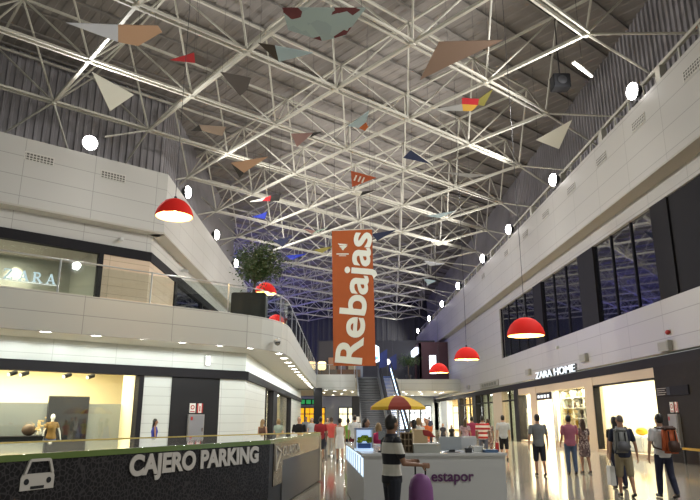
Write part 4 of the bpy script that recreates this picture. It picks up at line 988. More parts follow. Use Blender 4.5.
MB().bar((.52, -.4, .9), (.52, 15.2, 6.6), .05, .12).build('light_strip', mat('strip_blue', (.55, .75, 1), emit=5), es)
yw = mat('yellow_window', '#f0b21e', emit=1.0); ww = mat('white_window', '#f2ecc8', emit=1.5)
def shopfront(name, label, x0, x1, zt, m, n):
    t = thing(name, label, 'shopfront', ((x0 + x1) / 2, 89.7, 0)); w = x1 - x0
    MB().box(-w / 2, w / 2, 0, .25, 0, zt).build('wall', mat('dark_front', (.05, .055, .06), .5), t)
    for k in range(n):
        a = -w / 2 + w * k / n + .12
        f = MB().box(a, a + w / n - .24, -.05, .0, .2, zt * .68).box(a, a + w / n - .24, -.05, 0, zt * .72, zt - .15).build('window_pane', m, t)
        MB().box(a + w / n * .36, a + w / n * .4, -.08, -.05, .2, zt - .15).build('mullion', black_m, t)
    return t
shopfront('shopfront', 'yellow lit shop front at the far left end under bridge', -6.2, -2.0, 3.1, yw, 3)
shopfront('shopfront', 'grey shop front with pale lit windows left of far stairs', -.2, 2.3, 3.1, ww, 2)
shopfront('shopfront', 'white lit shop front under the far right bridge', 6.5, 12.5, 3.3, mat('cool_window', '#e8eef2', emit=1.5), 4)
t = thing('green_sign', 'bright green sign over the yellow lit shop front', 'sign', (-3.8, 87.5, 3.35)); MB().box(-2.1, 1.4, 0, .15, 0, .75).build('case', black_m, t); MB().tube((-1.5, .1, .7), (-1.5, .1, 1.2), .03).build('hanger', black_m, t); MB().tube((1, .1, .7), (1, .1, 1.2), .03).build('hanger', black_m, t)
for a, b in ((-2.0, -.9), (-.7, -.1), (.1, 1.3)): MB().box(a, b, -.03, 0, .1, .65).build('lit_field', mat('green_lit', '#2f9a58', emit=.7), t)
t = thing('shield_sign', 'white and blue shield shaped light sign at bridge level', 'sign', (3.15, 64, 6.6)); 
mb = MB(); mb.prism([(-.75, 0, .5), (0, 0, .2), (.75, 0, .5), (.72, 0, 1.9), (.4, 0, 2.1), (-.4, 0, 2.1), (-.72, 0, 1.9)], (0, .2, 0)); mb.build('face', mat('shield_white', (.75, .88, 1), emit=1.6), t)
MB().prism([(-.6, -.02, .72), (0, -.02, .48), (.6, -.02, .72), (.6, -.02, .95), (-.6, -.02, .95)], (0, .02, 0)).build('lower_field', mat('shield_blue', (.12, .45, .85), emit=1.0), t); MB().tube((0, .1, 0), (0, .1, 14.2), .03).build('hanger', dark_metal, t)
for i, (x, y) in enumerate(((4.4, 66), (5.75, 70.6))):
    t = thing('blue_banner', ['dark blue hanging banner just right of shield sign', 'second dark blue banner above the escalator top'][i], 'banner', (x, y, 6.5)); MB().hexa([(-.42, 0, 0), (.42, 0, .3), (.42, .03, .3), (-.42, .03, 0), (-.38, 0, 1.5), (.42, 0, 2.0), (.42, .03, 2.0), (-.38, .03, 1.5)]).build('cloth', mat('banner_blue', '#1c2a66', .7), t); MB().tube((0, .015, 1.6), (0, .015, 14.42), .012).build('cord', dark_metal, t)
t = thing('globe_lamp', 'white globe lamp above the escalator head', 'lamp', (5.05, 69, 7.15)); MB().ell((0, 0, .3), (.32, .32, .32), 16, 10).build('globe', mat('globe_white', (1, .97, .9), emit=1.2), t, smooth=True); MB().tube((0, 0, -1.43), (0, 0, .02), .04).build('stem', dark_metal, t)
t = thing('hanging_plant', 'dark leafy plant at bridge level right of globe lamp', 'plant', (7.6, 72, 5.75)); mb = MB(); rnd = random.Random(2)
for i in range(700):
    c = Vector((rnd.gauss(0, .55), rnd.gauss(0, .3), 2.1 + rnd.gauss(0, .3))); d = Vector((rnd.gauss(0, 1), rnd.gauss(0, 1), rnd.gauss(-.3, .6))).normalized() * .22; s = Vector((rnd.gauss(0, 1), rnd.gauss(0, 1), rnd.gauss(0, 1))).normalized() * .06
    mb.poly([c, c + d * .5 + s, c + d, c + d * .5 - s])
mb.build('foliage', lf1, t, fix=False); MB().tube((0, 0, .5), (0, 0, 2.0), .05).build('trunk', mat('bark', (.09, .06, .04)), t); MB().lathe([(.25, 0), (.35, .5)], n=14).build('pot', dark_metal, t)
for i, (x, z) in enumerate(((-1.6, 6.0), (-.2, 6.0))):
    if i == 0:
        t = thing('table_lamp', 'warm glowing lamp on the bridge below the orange banner', 'lamp', (-1.9, 67.2, 5.72)); MB().lathe([(.3, .75), (.42, .9), (.42, 1.5), (.3, 1.6)], n=16).build('lamp_shade', mat('shade_glow', '#ffdca0', emit=2.2), t); MB().tube((0, 0, .03), (0, 0, .8), .05).build('stem', dark_metal, t); MB().lathe([(.25, 0), (.25, .04)], n=14).build('base', dark_metal, t)
bs = thing('bridge_stall', 'dark stall front with counters on the upper bridge', 'stall', (0.2, 70, 5.72)); MB().box(-2.6, 2.0, 0, .4, 0, 1.0).build('counter', mat('stall_brown', (.10, .06, .04), .6), bs); MB().box(-2.6, 2.0, 1.5, 1.8, 0, 4.2).build('back_wall', mat('stall_dark', (.035, .03, .035), .6), bs)
for x, c in ((-1.5, (.25, .12, .06)), (-.4, (.1, .1, .13)), (.7, (.28, .25, .18)), (1.5, (.12, .14, .18))): MB().box(x, x + .8, 1.4, 1.5, .3, 2.4).build('menu_board', mat('menu_%d' % int(x * 10), c, .5, emit=.25), bs)
hr = thing('bridge_rail', 'steel rail along the far bridge edge', 'railing', (0, 66.3, 5.95)); MB().tube((-2.4, 0, 1.0), (1.5, 0, 1.0), .035).build('handrail', steel_bright, hr)
for x in (-2.3, -1.1, .1, 1.45): MB().tube((x, 0, 0), (x, 0, 1.0), .025).build('post', steel_bright, hr)
MB().box(-2.3, 1.45, -.01, .01, .08, .92).build('glass_panel', rail_glass, hr)
# maroon lit booth on the right, at bridge level
bt = thing('maroon_booth', 'dark maroon booth front with white light boxes at right far end', 'booth', (9.6, 78, 5.6))
mar = mat('maroon', (.055, .018, .028), .5)
MB().box(0, .25, 0, 13, 3.6, 4.9).box(0, 3.5, 12.7, 13, 0, 4.9).box(0, .25, 0, .5, 0, 3.6).box(0, .25, 5, 5.4, 0, 3.6).box(0, .25, 9, 9.4, 0, 3.6).box(0, 3.5, 0, 13, 4.9, 5.0).box(0, 3.5, 0, .25, 0, 4.9).build('frame', mar, bt)
MB().box(-.35, 0, 1.0, 11, 3.7, 4.5).build('light_box', mat('booth_lit', (.80, .90, 1), emit=2.4), bt)
MB().box(2.5, 2.6, .3, 12.7, 0, 4.8).build('back_wall', mat('booth_back', (.13, .08, .07), .6), bt)
for y in (1.5, 6.2, 10): MB().box(2.4, 2.5, y, y + 1.6, .8, 3.0).build('poster', mat('poster_lit', (.6, .5, .35), emit=.5), bt)
MB().box(1.2, 2.0, -.06, 0, 1.2, 3.4).build('front_sign', mat('booth_lit', (.80, .90, 1)), bt)

t = thing('information_totem', 'dark free standing totem pillar before the far stairs', 'totem', (1.2, 50, 0)); MB().box(-.3, .3, -.2, .2, .05, 3.25).build('body', black_m, t, bevel=.02); MB().box(-.34, .34, -.24, .24, 0, .06).build('base', dark_metal, t); MB().box(-.27, .27, -.215, -.2, 1.35, 1.75).build('plate', sw_m, t)
# ------------------------------------------------------------------ people
SKIN = [mat('skin_tan', (.40, .22, .14), .55), mat('skin_brown', (.24, .125, .075), .55), mat('skin_light', (.52, .31, .21), .55)]
HAIR = dict(black=mat('hair_black', (.012, .01, .009), .45), brown=mat('hair_brown', (.05, .028, .016), .5), blond=mat('hair_blond', (.28, .18, .08), .5), grey=mat('hair_grey', (.12, .10, .09), .6))
def cap(mb, a, b, r0, r1, n=10):
    mb.tube(a, b, r0, r1, n); mb.ell(a, (r0,) * 3, n, 6); mb.ell(b, (r1,) * 3, n, 6)
def loft(mb, secs, n=16):
    mb.rings([[(x + w * math.cos(2 * math.pi * i / n), y + d * math.sin(2 * math.pi * i / n), z) for i in range(n)] for z, w, d, x, y in secs])

def person(label, x, y, yaw, h=1.72, sex='m', skin=0, hair=('short', 'black'), top=('tee', None), bottom=('trousers', None), arms=((8, 5, 15), (8, 5, 15)), stride=6, shoes='#1c1a1a', fine=.016, head_turn=0, lean=0.0, name='person', cat='person', group=None, seated=False, build=1.0):
    t = thing(name, label, cat, (x, y, 0), R(yaw), group)
    H = h; m = sex == 'm'
    sk = SKIN[skin] if isinstance(skin, int) else skin
    sh_j = (.112 if m else .096) * H * build; hipw = .052 * H
    # legs
    legs = []
    for s, a in ((-1, stride), (1, -stride)):
        th = R(a); kb = R(4 if a >= 0 else abs(a) * 1.1 + 4)
        hip = Vector((s * hipw, 0, .50 * H)); knee = hip + Vector((s * .004 * H, math.sin(th) * .245 * H, -math.cos(th) * .245 * H))
        sa = th - kb; ank = knee + Vector((0, math.sin(sa) * .213 * H, -math.cos(sa) * .213 * H)); legs.append([hip, knee, ank, sa])
    dz = .042 * H - min(l[2].z for l in legs); up = Vector((0, 0, dz))
    for l in legs:
        for k in range(3): l[k] = l[k] + up
    zz = lambda f: f * H + dz
    ly = lambda f: lean * max(0, f - .5) * H
    if m: T = [(.455, .07, .058), (.49, .096, .07), (.53, .098, .07), (.59, .087, .06), (.65, .090, .062), (.71, .103, .068), (.765, .110, .066), (.80, .106, .055), (.825, .07, .042), (.845, .038, .036), (.89, .034, .036)]
    else: T = [(.455, .07, .06), (.49, .100, .074), (.52, .103, .075), (.57, .086, .062), (.62, .074, .054), (.67, .079, .060), (.72, .088, .072), (.765, .091, .058), (.80, .088, .048), (.825, .056, .038), (.845, .031, .032), (.89, .028, .031)]
    def torso(mb, f0, f1, g, flare=0):
        sec = [q for q in T if f0 <= q[0] <= f1]
        def at(f):
            for p, q in zip(T, T[1:]):
                if p[0] <= f <= q[0]:
                    k = (f - p[0]) / (q[0] - p[0]); return (f, p[1] + (q[1] - p[1]) * k, p[2] + (q[2] - p[2]) * k)
            return (f, T[0][1], T[0][2]) if f < T[0][0] else (f, T[-1][1], T[-1][2])
        if not sec or sec[0][0] > f0: sec = [at(f0)] + sec
        if sec[-1][0] < f1: sec = sec + [at(f1)]
        loft(mb, [(zz(f), w * H * build + g, d * H * build + g, 0, ly(f)) for f, w, d in sec])
    # arms
    A = []
    for s, (o, f, e) in zip((-1, 1), arms):
        S_ = Vector((s * sh_j, ly(.80), zz(.797)))
        ua = Vector((s * math.sin(R(o)), math.sin(R(f)) * math.cos(R(o)), -math.cos(R(f)) * math.cos(R(o)))).normalized()
        fa = Vector((s * math.sin(R(o)) * .35, math.sin(R(f + e)), -math.cos(R(f + e)))).normalized()
        E_ = S_ + ua * .172 * H; W = E_ + fa * .148 * H; A.append((S_, E_, W, fa, s))
    k = 1 if m else .85
    b = MB(); torso(b, .455, .89, 0)
    for hip, knee, ank, sa in legs:
        cap(b, hip, knee, .051 * H * (1 if m else 1.0), .031 * H); cap(b, knee, ank, .031 * H, .020 * H)
        mid = knee.lerp(ank, .3) + Vector((0, -.008 * H, 0)); b.ell(mid, (.029 * H, .030 * H, .055 * H), 10, 8)
        ft = Vector((0, math.cos(sa * .6), math.sin(sa * .6)))
        cap(b, ank + Vector((0, -.012 * H, -.018 * H)), ank + ft * .085 * H + Vector((0, 0, -.026 * H)), .021 * H, .013 * H)
    for S_, E_, W, fa, s in A:
        b.ell(S_, (.031 * H * k,) * 3, 10, 8); cap(b, S_, E_, .0275 * H * k, .021 * H * k); cap(b, E_, W, .0215 * H * k, .0135 * H * k)
        side = Vector((1, 0, 0)); side = (side - fa * side.dot(fa)).normalized(); fw = fa.cross(side); fw = fw if fw.y > 0 or fa.y > .5 else -fw
        # palm is in the plane (fa, fw); thickness along side
        pc_ = W + fa * .026 * H
        Rm = Matrix((side, fw, fa)).transposed()
        b.ell(pc_, (.009 * H, .022 * H, .030 * H), 10, 8, Rm)
        for q, ln in ((-.0165, .036), (-.0055, .043), (.0055, .045), (.0165, .040)):
            p0 = W + fa * .046 * H + fw * q * H; p1 = p0 + (fa * .9 - side * s * .3).normalized() * ln * .5 * H; p2 = p1 + (fa * .6 - side * s * .8).normalized() * ln * .5 * H
            cap(b, p0 - fa * .012 * H, p1, .0056 * H, .0052 * H, 6); cap(b, p1, p2, .0052 * H, .0044 * H, 6)
        p0 = W + fa * .014 * H + fw * .016 * H; p1 = p0 + (fw * .8 + fa * .6).normalized() * .022 * H; p2 = p1 + (fa + fw * .15 - side * s * .3).normalized() * .020 * H
        cap(b, p0, p1, .0068 * H, .006 * H, 6); cap(b, p1, p2, .006 * H, .0048 * H, 6)
    # head, on its own turn
    hc = Vector((0, ly(.93) + .008 * H, zz(.932))); RZ = Matrix.Rotation(R(head_turn), 3, 'Z')
    hp = lambda a, c, e: hc + RZ @ Vector((a * H, c * H, e * H))
    b.ell(hc, (.043 * H, .053 * H, .066 * H), 16, 12, RZ); b.ell(hp(0, .012, -.032), (.031 * H, .036 * H, .034 * H), 12, 8, RZ)
    b.ell(hp(0, .056, -.012), (.0075 * H, .012 * H, .013 * H), 8, 6, RZ); b.ell(hp(0, .050, .004), (.006 * H, .008 * H, .016 * H), 8, 6, RZ)
    b.ell(hp(0, .045, -.037), (.014 * H, .008 * H, .004 * H), 8, 6, RZ); b.ell(hp(0, .046, -.043), (.012 * H, .007 * H, .0045 * H), 8, 6, RZ)
    for s in (-1, 1): b.ell(hp(s * .044, -.004, -.008), (.006 * H, .012 * H, .018 * H), 8, 6, RZ); b.ell(hp(s * .016, .044, .010), (.011 * H, .007 * H, .004 * H), 8, 6, RZ)
    me = remesh(b, fine * .75, 1, 'body'); me.materials.append(sk)
    o = bpy.data.objects.new('body', me); C.objects.link(o); o.parent = t
    e = MB()
    for s in (-1, 1): e.ell(hp(s * .0165, .0485, .002), (.006 * H, .004 * H, .004 * H), 8, 6, RZ)
    e.build('eyes', mat('eye_dark', (.03, .02, .02), .2), o)
    def child(mb, name, m_, vox=None, sm=2):
        q = remesh(mb, vox or fine, sm, name); q.materials.append(m_); c = bpy.data.objects.new(name, q); C.objects.link(c); c.parent = t; return c
    # hair
    st, hcol = hair; b = MB()
    if st == 'buzz': b.ell(hp(0, -.008, .012), (.0445 * H, .052 * H, .058 * H), 14, 10, RZ)
    else:
        b.ell(hp(0, -.012, .018), (.048 * H, .054 * H, .060 * H), 14, 10, RZ); b.ell(hp(0, -.020, -.010), (.046 * H, .042 * H, .045 * H), 14, 10, RZ)
        if st == 'curly':
            for q in range(14): a = q * 2.4; b.ell(hp(.036 * math.cos(a), -.014 + .034 * math.sin(a), .03 + .008 * (q % 4)), (.02 * H,) * 3, 8, 6)
        if st == 'long':
            for s in (-1, 0, 1): cap(b, hp(s * .024, -.030, .0), hp(s * .030, -.052, -.14), .030 * H, .018 * H, 8)
        if st == 'bob':
            for s in (-1, 0, 1): cap(b, hp(s * .032, -.018, .0), hp(s * .036, -.026, -.055), .026 * H, .022 * H, 8)
        if st == 'pony': cap(b, hp(0, -.060, .015), hp(0, -.080, -.07), .018 * H, .009 * H, 8)
        if st == 'bun': b.ell(hp(0, -.05, .06), (.026 * H,) * 3, 10, 8)
    child(b, 'hair', HAIR[hcol])
    # clothes
    kind, cm = top
    if kind in ('tee', 'polo', 'tank', 'dress', 'strap_dress'):
        b = MB(); g = .014
        hi = .845 if kind in ('tee', 'polo') else (.80 if kind == 'strap_dress' else .825)
        lo = .475 if kind in ('tee', 'polo', 'tank') else .47
        torso(b, lo, hi, g)
        if kind in ('tee', 'polo', 'dress'):
            for S_, E_, W, fa, s in A: b.ell(S_, (.031 * H * k + .012,) * 3, 10, 8); cap(b, S_, S_.lerp(E_, .62 if m else .45), .0285 * H * k + .014, .026 * H * k + .015)
        if 'dress' in kind:
            hem = .30; loft(b, [(zz(hem), .105 * H, .092 * H, 0, 0), (zz(.40), .110 * H, .09 * H, 0, 0), (zz(.50), .108 * H, .086 * H, 0, 0), (zz(.58), .088 * H, .066 * H, 0, 0)])
        child(b, 'dress' if 'dress' in kind else ('tank_top' if kind == 'tank' else 'shirt'), cm)
        if kind == 'polo':
            b = MB(); loft(b, [(zz(.828), .06 * H, .05 * H, 0, ly(.83)), (zz(.855), .046 * H, .046 * H, 0, ly(.85))]); child(b, 'collar', bottom[2] if len(bottom) > 2 else cm)
        if kind == 'strap_dress':
            b = MB()
            for s in (-1, 1): cap(b, (s * .05 * H, -.05 * H, zz(.79)), (s * .045 * H, 0, zz(.845)), .01, .01, 6)
            child(b, 'strap', cm, .012)
    if bottom[0] in ('trousers', 'shorts', 'mini_shorts'):
        b = MB(); torso(b, .452, .55, .010)
        fr = {'trousers': None, 'shorts': 1.0, 'mini_shorts': .45}[bottom[0]]
        for hip, knee, ank, sa in legs:
            if fr is None: cap(b, hip, knee, .052 * H + .012, .034 * H + .012); cap(b, knee, knee.lerp(ank, .93), .036 * H + .012, .027 * H + .012); b.ell(knee.lerp(ank, .3) + Vector((0, -.008 * H, 0)), (.031 * H + .013, .032 * H + .013, .065 * H), 10, 8)
            else: cap(b, hip, hip.lerp(knee, fr * .95), .052 * H + .014, (.036 if fr == 1 else .046) * H + .018)
        child(b, bottom[0].replace('mini_', ''), bottom[1])
    sm_ = mat('shoe_' + shoes, shoes, .5)
    for hip, knee, ank, sa in legs:
        b = MB(); ft = Vector((0, math.cos(sa * .6), math.sin(sa * .6)))
        a0 = ank + Vector((0, -.014 * H, -.018 * H)); a1 = ank + ft * .088 * H + Vector((0, 0, -.024 * H))
        cap(b, a0, a1, .024 * H, .019 * H, 10); b.ell(a0.lerp(a1, .7), (.027 * H, .04 * H, .018 * H), 10, 6)
        for v in b.bm.verts: v.co.z = max(v.co.z, min(ank.z - .042 * H + .002, a0.z - .01) if sa > -.2 else v.co.z)
        child(b, 'shoe', sm_, .012, 1)
    t['_w'] = 0; del t['_w']
    return t, A, zz

cl = lambda key, c, n=.06: mat('cloth_' + key, c, .85, noise=n, nscale=14)
stripe_navy = banded_mat('stripe_navy', [(0, '#14161f'), (.5, '#c9c6bd')], .28, phase=-1.05)
stripe_red = banded_mat('stripe_red', [(0, '#a82a2a'), (.5, '#ddd6cc')], .17, phase=.0)
floral = print_mat('floral_dress', '#6c5a58', '#a5968e', '#4c3a3c', 22); floral2 = print_mat('floral_pink', '#8b7a72', '#b9aaa0', '#5e4c4a', 20); lilac = print_mat('lilac_dress', '#9b8590', '#b4a0a6', '#8a7480', 24)
navy = cl('navy', '#1b1e2a'); black_c = cl('black', '#131317'); jeans = cl('jeans', '#4a5a74'); jeans_d = cl('dark_jeans', '#20243a')

# right: the people in front of the lit shop
N_ = .011
person('man in grey tee and dark shorts walking toward the lit shop entrance', 5.92, 19.75, -4, 1.76, 'm', 0, ('short', 'black'), ('tee', cl('grey_tee', '#6f7375')), ('shorts', navy), ((14, -4, 8), (14, 6, 12)), 7, '#2a211c', N_)
person('man in pink shirt and blue jeans beside the woman in patterned dress', 7.05, 20.3, -6, 1.73, 'm', 0, ('short', 'black'), ('tee', cl('pink_shirt', '#9a5a6c')), ('trousers', jeans), ((8, 4, 35), (10, 8, 50)), 3, '#231c18', N_)
person('long haired woman in short patterned dress beside man in jeans', 7.62, 20.7, 4, 1.62, 'f', 0, ('long', 'brown'), ('dress', floral), ('none',), ((8, 2, 10), (8, 8, 30)), 4, '#3a2a22', N_)
pa, PA, _ = person('man with shaved head in dark tee, grey backpack and khaki shorts', 6.22, 14.6, -4, 1.72, 'm', 0, ('buzz', 'grey'), ('tee', cl('dark_slate', '#23283a')), ('shorts', cl('khaki', '#8c8168')), ((12, 2, 8), (16, -4, 6)), 8, '#2c2723', N_)
person('dark haired woman half hidden behind the shaved man', 6.80, 16.3, 0, 1.68, 'f', 0, ('long', 'black'), ('tee', black_c), ('trousers', jeans_d), ((8, 0, 10), (8, 0, 10)), 4, '#222222', N_)
pb, PB, _ = person('man in white tee with big orange backpack at right', 7.0, 14.4, 4, 1.74, 'm', 0, ('short', 'black'), ('tee', cl('white_tee', '#c9c9cb')), ('trousers', jeans_d), ((16, -2, 10), (10, 6, 20)), 9, '#26211e', N_, head_turn=10)
pw, PW, _ = person('man in white shirt and black shorts carrying red bag', 6.7, 27.1, -8, 1.76, 'm', 2, ('short', 'black'), ('tee', cl('pale_shirt', '#aeb5b8')), ('shorts', black_c), ((10, 4, 20), (9, 2, 10)), 6, '#332a22', .014)
person('woman in floral dress left of the white shirt man', 6.2, 27.6, -8, 1.62, 'f', 0, ('long', 'brown'), ('dress', floral2), ('none',), ((8, 2, 10), (8, 2, 10)), 6, '#3a2a22', .014)
person('man in red and white striped tee walking away', 5.75, 26.6, -8, 1.74, 'm', 1, ('short', 'black'), ('tee', stripe_red), ('trousers', cl('grey_trousers', '#565b68')), ((10, 2, 12), (10, 2, 12)), 6, '#222222', .014, build=1.08)
person('woman in lilac dress beyond the kiosk monitor', 5.3, 28, -6, 1.62, 'f', 0, ('long', 'brown'), ('dress', lilac), ('none',), ((14, 2, 10), (14, 2, 10)), 7, '#3a2a22', .014)
person('person in dark pink top partly hidden by striped tee man', 6.1, 30.5, -8, 1.72, 'm', 0, ('short', 'black'), ('tee', cl('dark_pink', '#93304e')), ('trousers', jeans_d), ((8, 2, 10), (8, 2, 10)), 5, '#222222', .016)
person('child in dark grey top near the white shop pier', 6.0, 38.5, 160, 1.35, 'f', 0, ('short', 'black'), ('tee', cl('charcoal', '#2c2e36')), ('trousers', jeans_d), ((10, 2, 12), (10, 2, 12)), 5, '#222222', .018)
person('child in black clothes right of the child in dark grey', 6.55, 38.8, 170, 1.25, 'f', 1, ('long', 'black'), ('tee', black_c), ('trousers', black_c), ((10, 2, 12), (10, 2, 12)), 4, '#222222', .018)
person('far woman in white top among the shoppers at right', 5.9, 46, 170, 1.66, 'f', 0, ('bob', 'black'), ('tank', cl('white_top', '#c4c4c2')), ('trousers', jeans), ((8, 2, 10), (8, 2, 10)), 6, '#222222', .02)
person('far man in dark blue tee among the shoppers at right', 6.5, 48, 10, 1.75, 'm', 0, ('short', 'black'), ('tee', cl('dark_blue', '#27304a')), ('trousers', jeans_d), ((8, 2, 10), (8, 2, 10)), 6, '#222222', .02)
# around the kiosk
ps, PS, _ = person('man in navy and white striped polo leaning on purple trolley bag', .70, 9.05, -72, 1.69, 'm', 1, ('short', 'black'), ('polo', stripe_navy), ('trousers', navy, navy), ((6, 24, 62), (8, 16, 68)), 3, '#1c1a1a', .009, head_turn=18)
person('dark haired kiosk seller behind the lime display case', .64, 16.4, -120, 1.64, 'f', 1, ('bob', 'black'), ('tee', black_c), ('trousers', black_c), ((8, 14, 40), (8, 14, 40)), 2, '#222222', .012)
person('fair haired child in bright pink top behind the striped man', 1.02, 17.6, 15, 1.52, 'f', 2, ('bob', 'blond'), ('tee', cl('hot_pink', '#a72a5c')), ('shorts', jeans), ((8, 2, 10), (8, 2, 10)), 4, '#6a5a50', .014)
person('dark haired woman in lime green top under the parasol', 2.02, 18.1, 60, 1.60, 'f', 0, ('bob', 'black'), ('tee', cl('lime_top', '#9aa824')), ('trousers', jeans_d), ((10, 16, 40), (10, 16, 40)), 3, '#222222', .013)
person('person in white top right of the lime green top', 2.55, 21.5, 10, 1.66, 'f', 2, ('bob', 'blond'), ('tee', cl('white_blouse', '#bdbdb6')), ('trousers', jeans), ((8, 4, 20), (8, 4, 20)), 3, '#555555', .015)
person('woman in orange top beyond the kiosk', 3.35, 25.5, 175, 1.62, 'f', 0, ('short', 'brown'), ('tee', cl('orange_top', '#c3612a')), ('trousers', jeans), ((8, 4, 20), (8, 4, 20)), 3, '#222222', .016)
person('small girl in salmon dress beyond the kiosk cartons', 2.45, 19.2, 200, 1.28, 'f', 0, ('long', 'brown'), ('dress', cl('salmon_dress', '#c4705c')), ('none',), ((8, 4, 20), (8, 4, 20)), 3, '#883322', .014)
# walking away in the left of the hall
person('bald man in black tee facing the counter end', -1.55, 25.2, 178, 1.70, 'm', 2, ('buzz', 'grey'), ('tee', black_c), ('trousers', navy), ((12, 2, 12), (12, 2, 12)), 3, '#222222', .014)
person('man in dark red shirt and navy shorts walking away', -.80, 27.4, 8, 1.70, 'm', 1, ('short', 'black'), ('tee', cl('dark_red', '#8a1f28')), ('shorts', navy), ((10, 2, 14), (10, 2, 14)), 10, '#3a2e28', .014)
person('person in salmon shirt and pale trousers left of white dress', -.38, 29.6, 6, 1.68, 'm', 0, ('short', 'brown'), ('tee', cl('salmon', '#c6524a')), ('trousers', cl('pale_trousers', '#a8a296')), ((8, 2, 10), (8, 2, 10)), 8, '#222222', .014)
person('woman in strappy white dress with dark curly hair', .0, 26.3, 4, 1.64, 'f', 0, ('curly', 'black'), ('strap_dress', cl('white_dress', '#d5d6d6')), ('none',), ((9, 0, 12), (9, 0, 12)), 9, '#332822', .013)
person('woman in green tank top and dark shorts right of white dress', .36, 29.3, -4, 1.63, 'f', 0, ('bun', 'black'), ('tank', cl('green_top', '#6f9a3e')), ('mini_shorts', black_c), ((9, 0, 12), (9, 0, 12)), 9, '#222222', .014)
person('tall person in white tee right of the green tank top', .60, 27.0, -4, 1.76, 'm', 0, ('short', 'black'), ('tee', cl('clean_white', '#c6cbcc')), ('shorts', cl('maroon_shorts', '#5a2228')), ((9, 0, 20), (9, 0, 20)), 6, '#222222', .014)
person('far woman in pale top and jeans left of the red shirt', -1.45, 34, 180, 1.66, 'f', 2, ('bob', 'brown'), ('tee', cl('pale_top', '#a9adb0')), ('trousers', jeans), ((8, 2, 10), (8, 2, 10)), 5, '#222222', .018)
person('far man in black and white left of pale top woman', -1.95, 38, 175, 1.72, 'm', 1, ('short', 'black'), ('tee', cl('mid_grey', '#6c6e72')), ('trousers', black_c), ((8, 2, 10), (8, 2, 10)), 5, '#222222', .02)
person('far person in beige top between red and salmon shirts', -.72, 38, 180, 1.68, 'f', 2, ('long', 'brown'), ('tee', cl('beige_top', '#a3927c')), ('trousers', jeans_d), ((8, 2, 10), (8, 2, 10)), 5, '#222222', .02)
person('far person in teal top at the foot of stairs', 1.0, 46, 175, 1.68, 'f', 0, ('bob', 'black'), ('tee', cl('teal_top', '#3a6a6c')), ('trousers', black_c), ((8, 2, 10), (8, 2, 10)), 5, '#222222', .022)
# by the left shop fronts
person('long haired woman in blue top passing the white tiled strip', -6.85, 24.6, -70, 1.62, 'f', 0, ('long', 'black'), ('tank', cl('royal_blue', '#2b3a9c')), ('trousers', jeans_d), ((8, 4, 20), (8, 4, 20)), 6, '#222222', .013)
person('woman with long light brown hair by the side windows', -3.15, 27.0, -20, 1.60, 'f', 2, ('long', 'blond'), ('tank', cl('brown_top', '#5d4034')), ('trousers', jeans), ((8, 4, 20), (8, 4, 20)), 6, '#222222', .014)
person('person in pale grey green top by the side windows', -2.65, 28.6, -10, 1.62, 'f', 2, ('bob', 'blond'), ('tee', cl('sage_top', '#8d9a8c')), ('trousers', jeans_d), ((8, 4, 20), (8, 4, 20)), 5, '#222222', .014)
mq = fp(FL, -7.72, -1.35, 0)
person('white headed mannequin in mustard jacket and blue trousers in window', mq[0], mq[1], -140, 1.80, 'f', mat('mannequin_white', (.85, .84, .82), .35), ('buzz', 'white'), ('tee', cl('mustard', '#8a6a34')), ('trousers', cl('window_blue', '#5a6f9c')), ((22, 6, 10), (22, 6, 10)), 3, '#d8d8d8', .013, name='mannequin', cat='mannequin') if HAIR.setdefault('white', mat('mannequin_white', (.85, .84, .82))) else 0
t = thing('handbag', 'round dark and gold handbag standing on the black plinth', 'handbag', tuple(Vector(fp(FL, -8.55, -1.3, 1.0)))); MB().ell((0, 0, .22), (.26, .16, .22), 14, 10).build('body', mat('bag_brown', (.10, .06, .035), .5), t, smooth=True); MB().rings([[(.12 * math.cos(a * math.pi / 8), r * .12, .42 + .12 * math.sin(a * math.pi / 8)) for a in range(16)] for r in (-.12, .12)], False).build('handle', mat('gold_tan', (.5, .33, .12), .4), t)
t = thing('flower_arrangement', 'gold and white flower bunch on the black plinth', 'flowers', tuple(Vector(fp(FL, -8.27, -.95, 1.0)))); mb = MB(); rnd = random.Random(6)
for k in range(30): mb.ell((rnd.gauss(0, .09), rnd.gauss(0, .09), .36 + rnd.gauss(0, .10)), (.035, .035, .03), 8, 6)
mb.build('blossoms', mat('blossom_gold', (.75, .55, .25), .7), t, smooth=True); MB().lathe([(.06, 0), (.09, .1), (.05, .26)], n=14).build('vase', cream2_m, t, smooth=True)

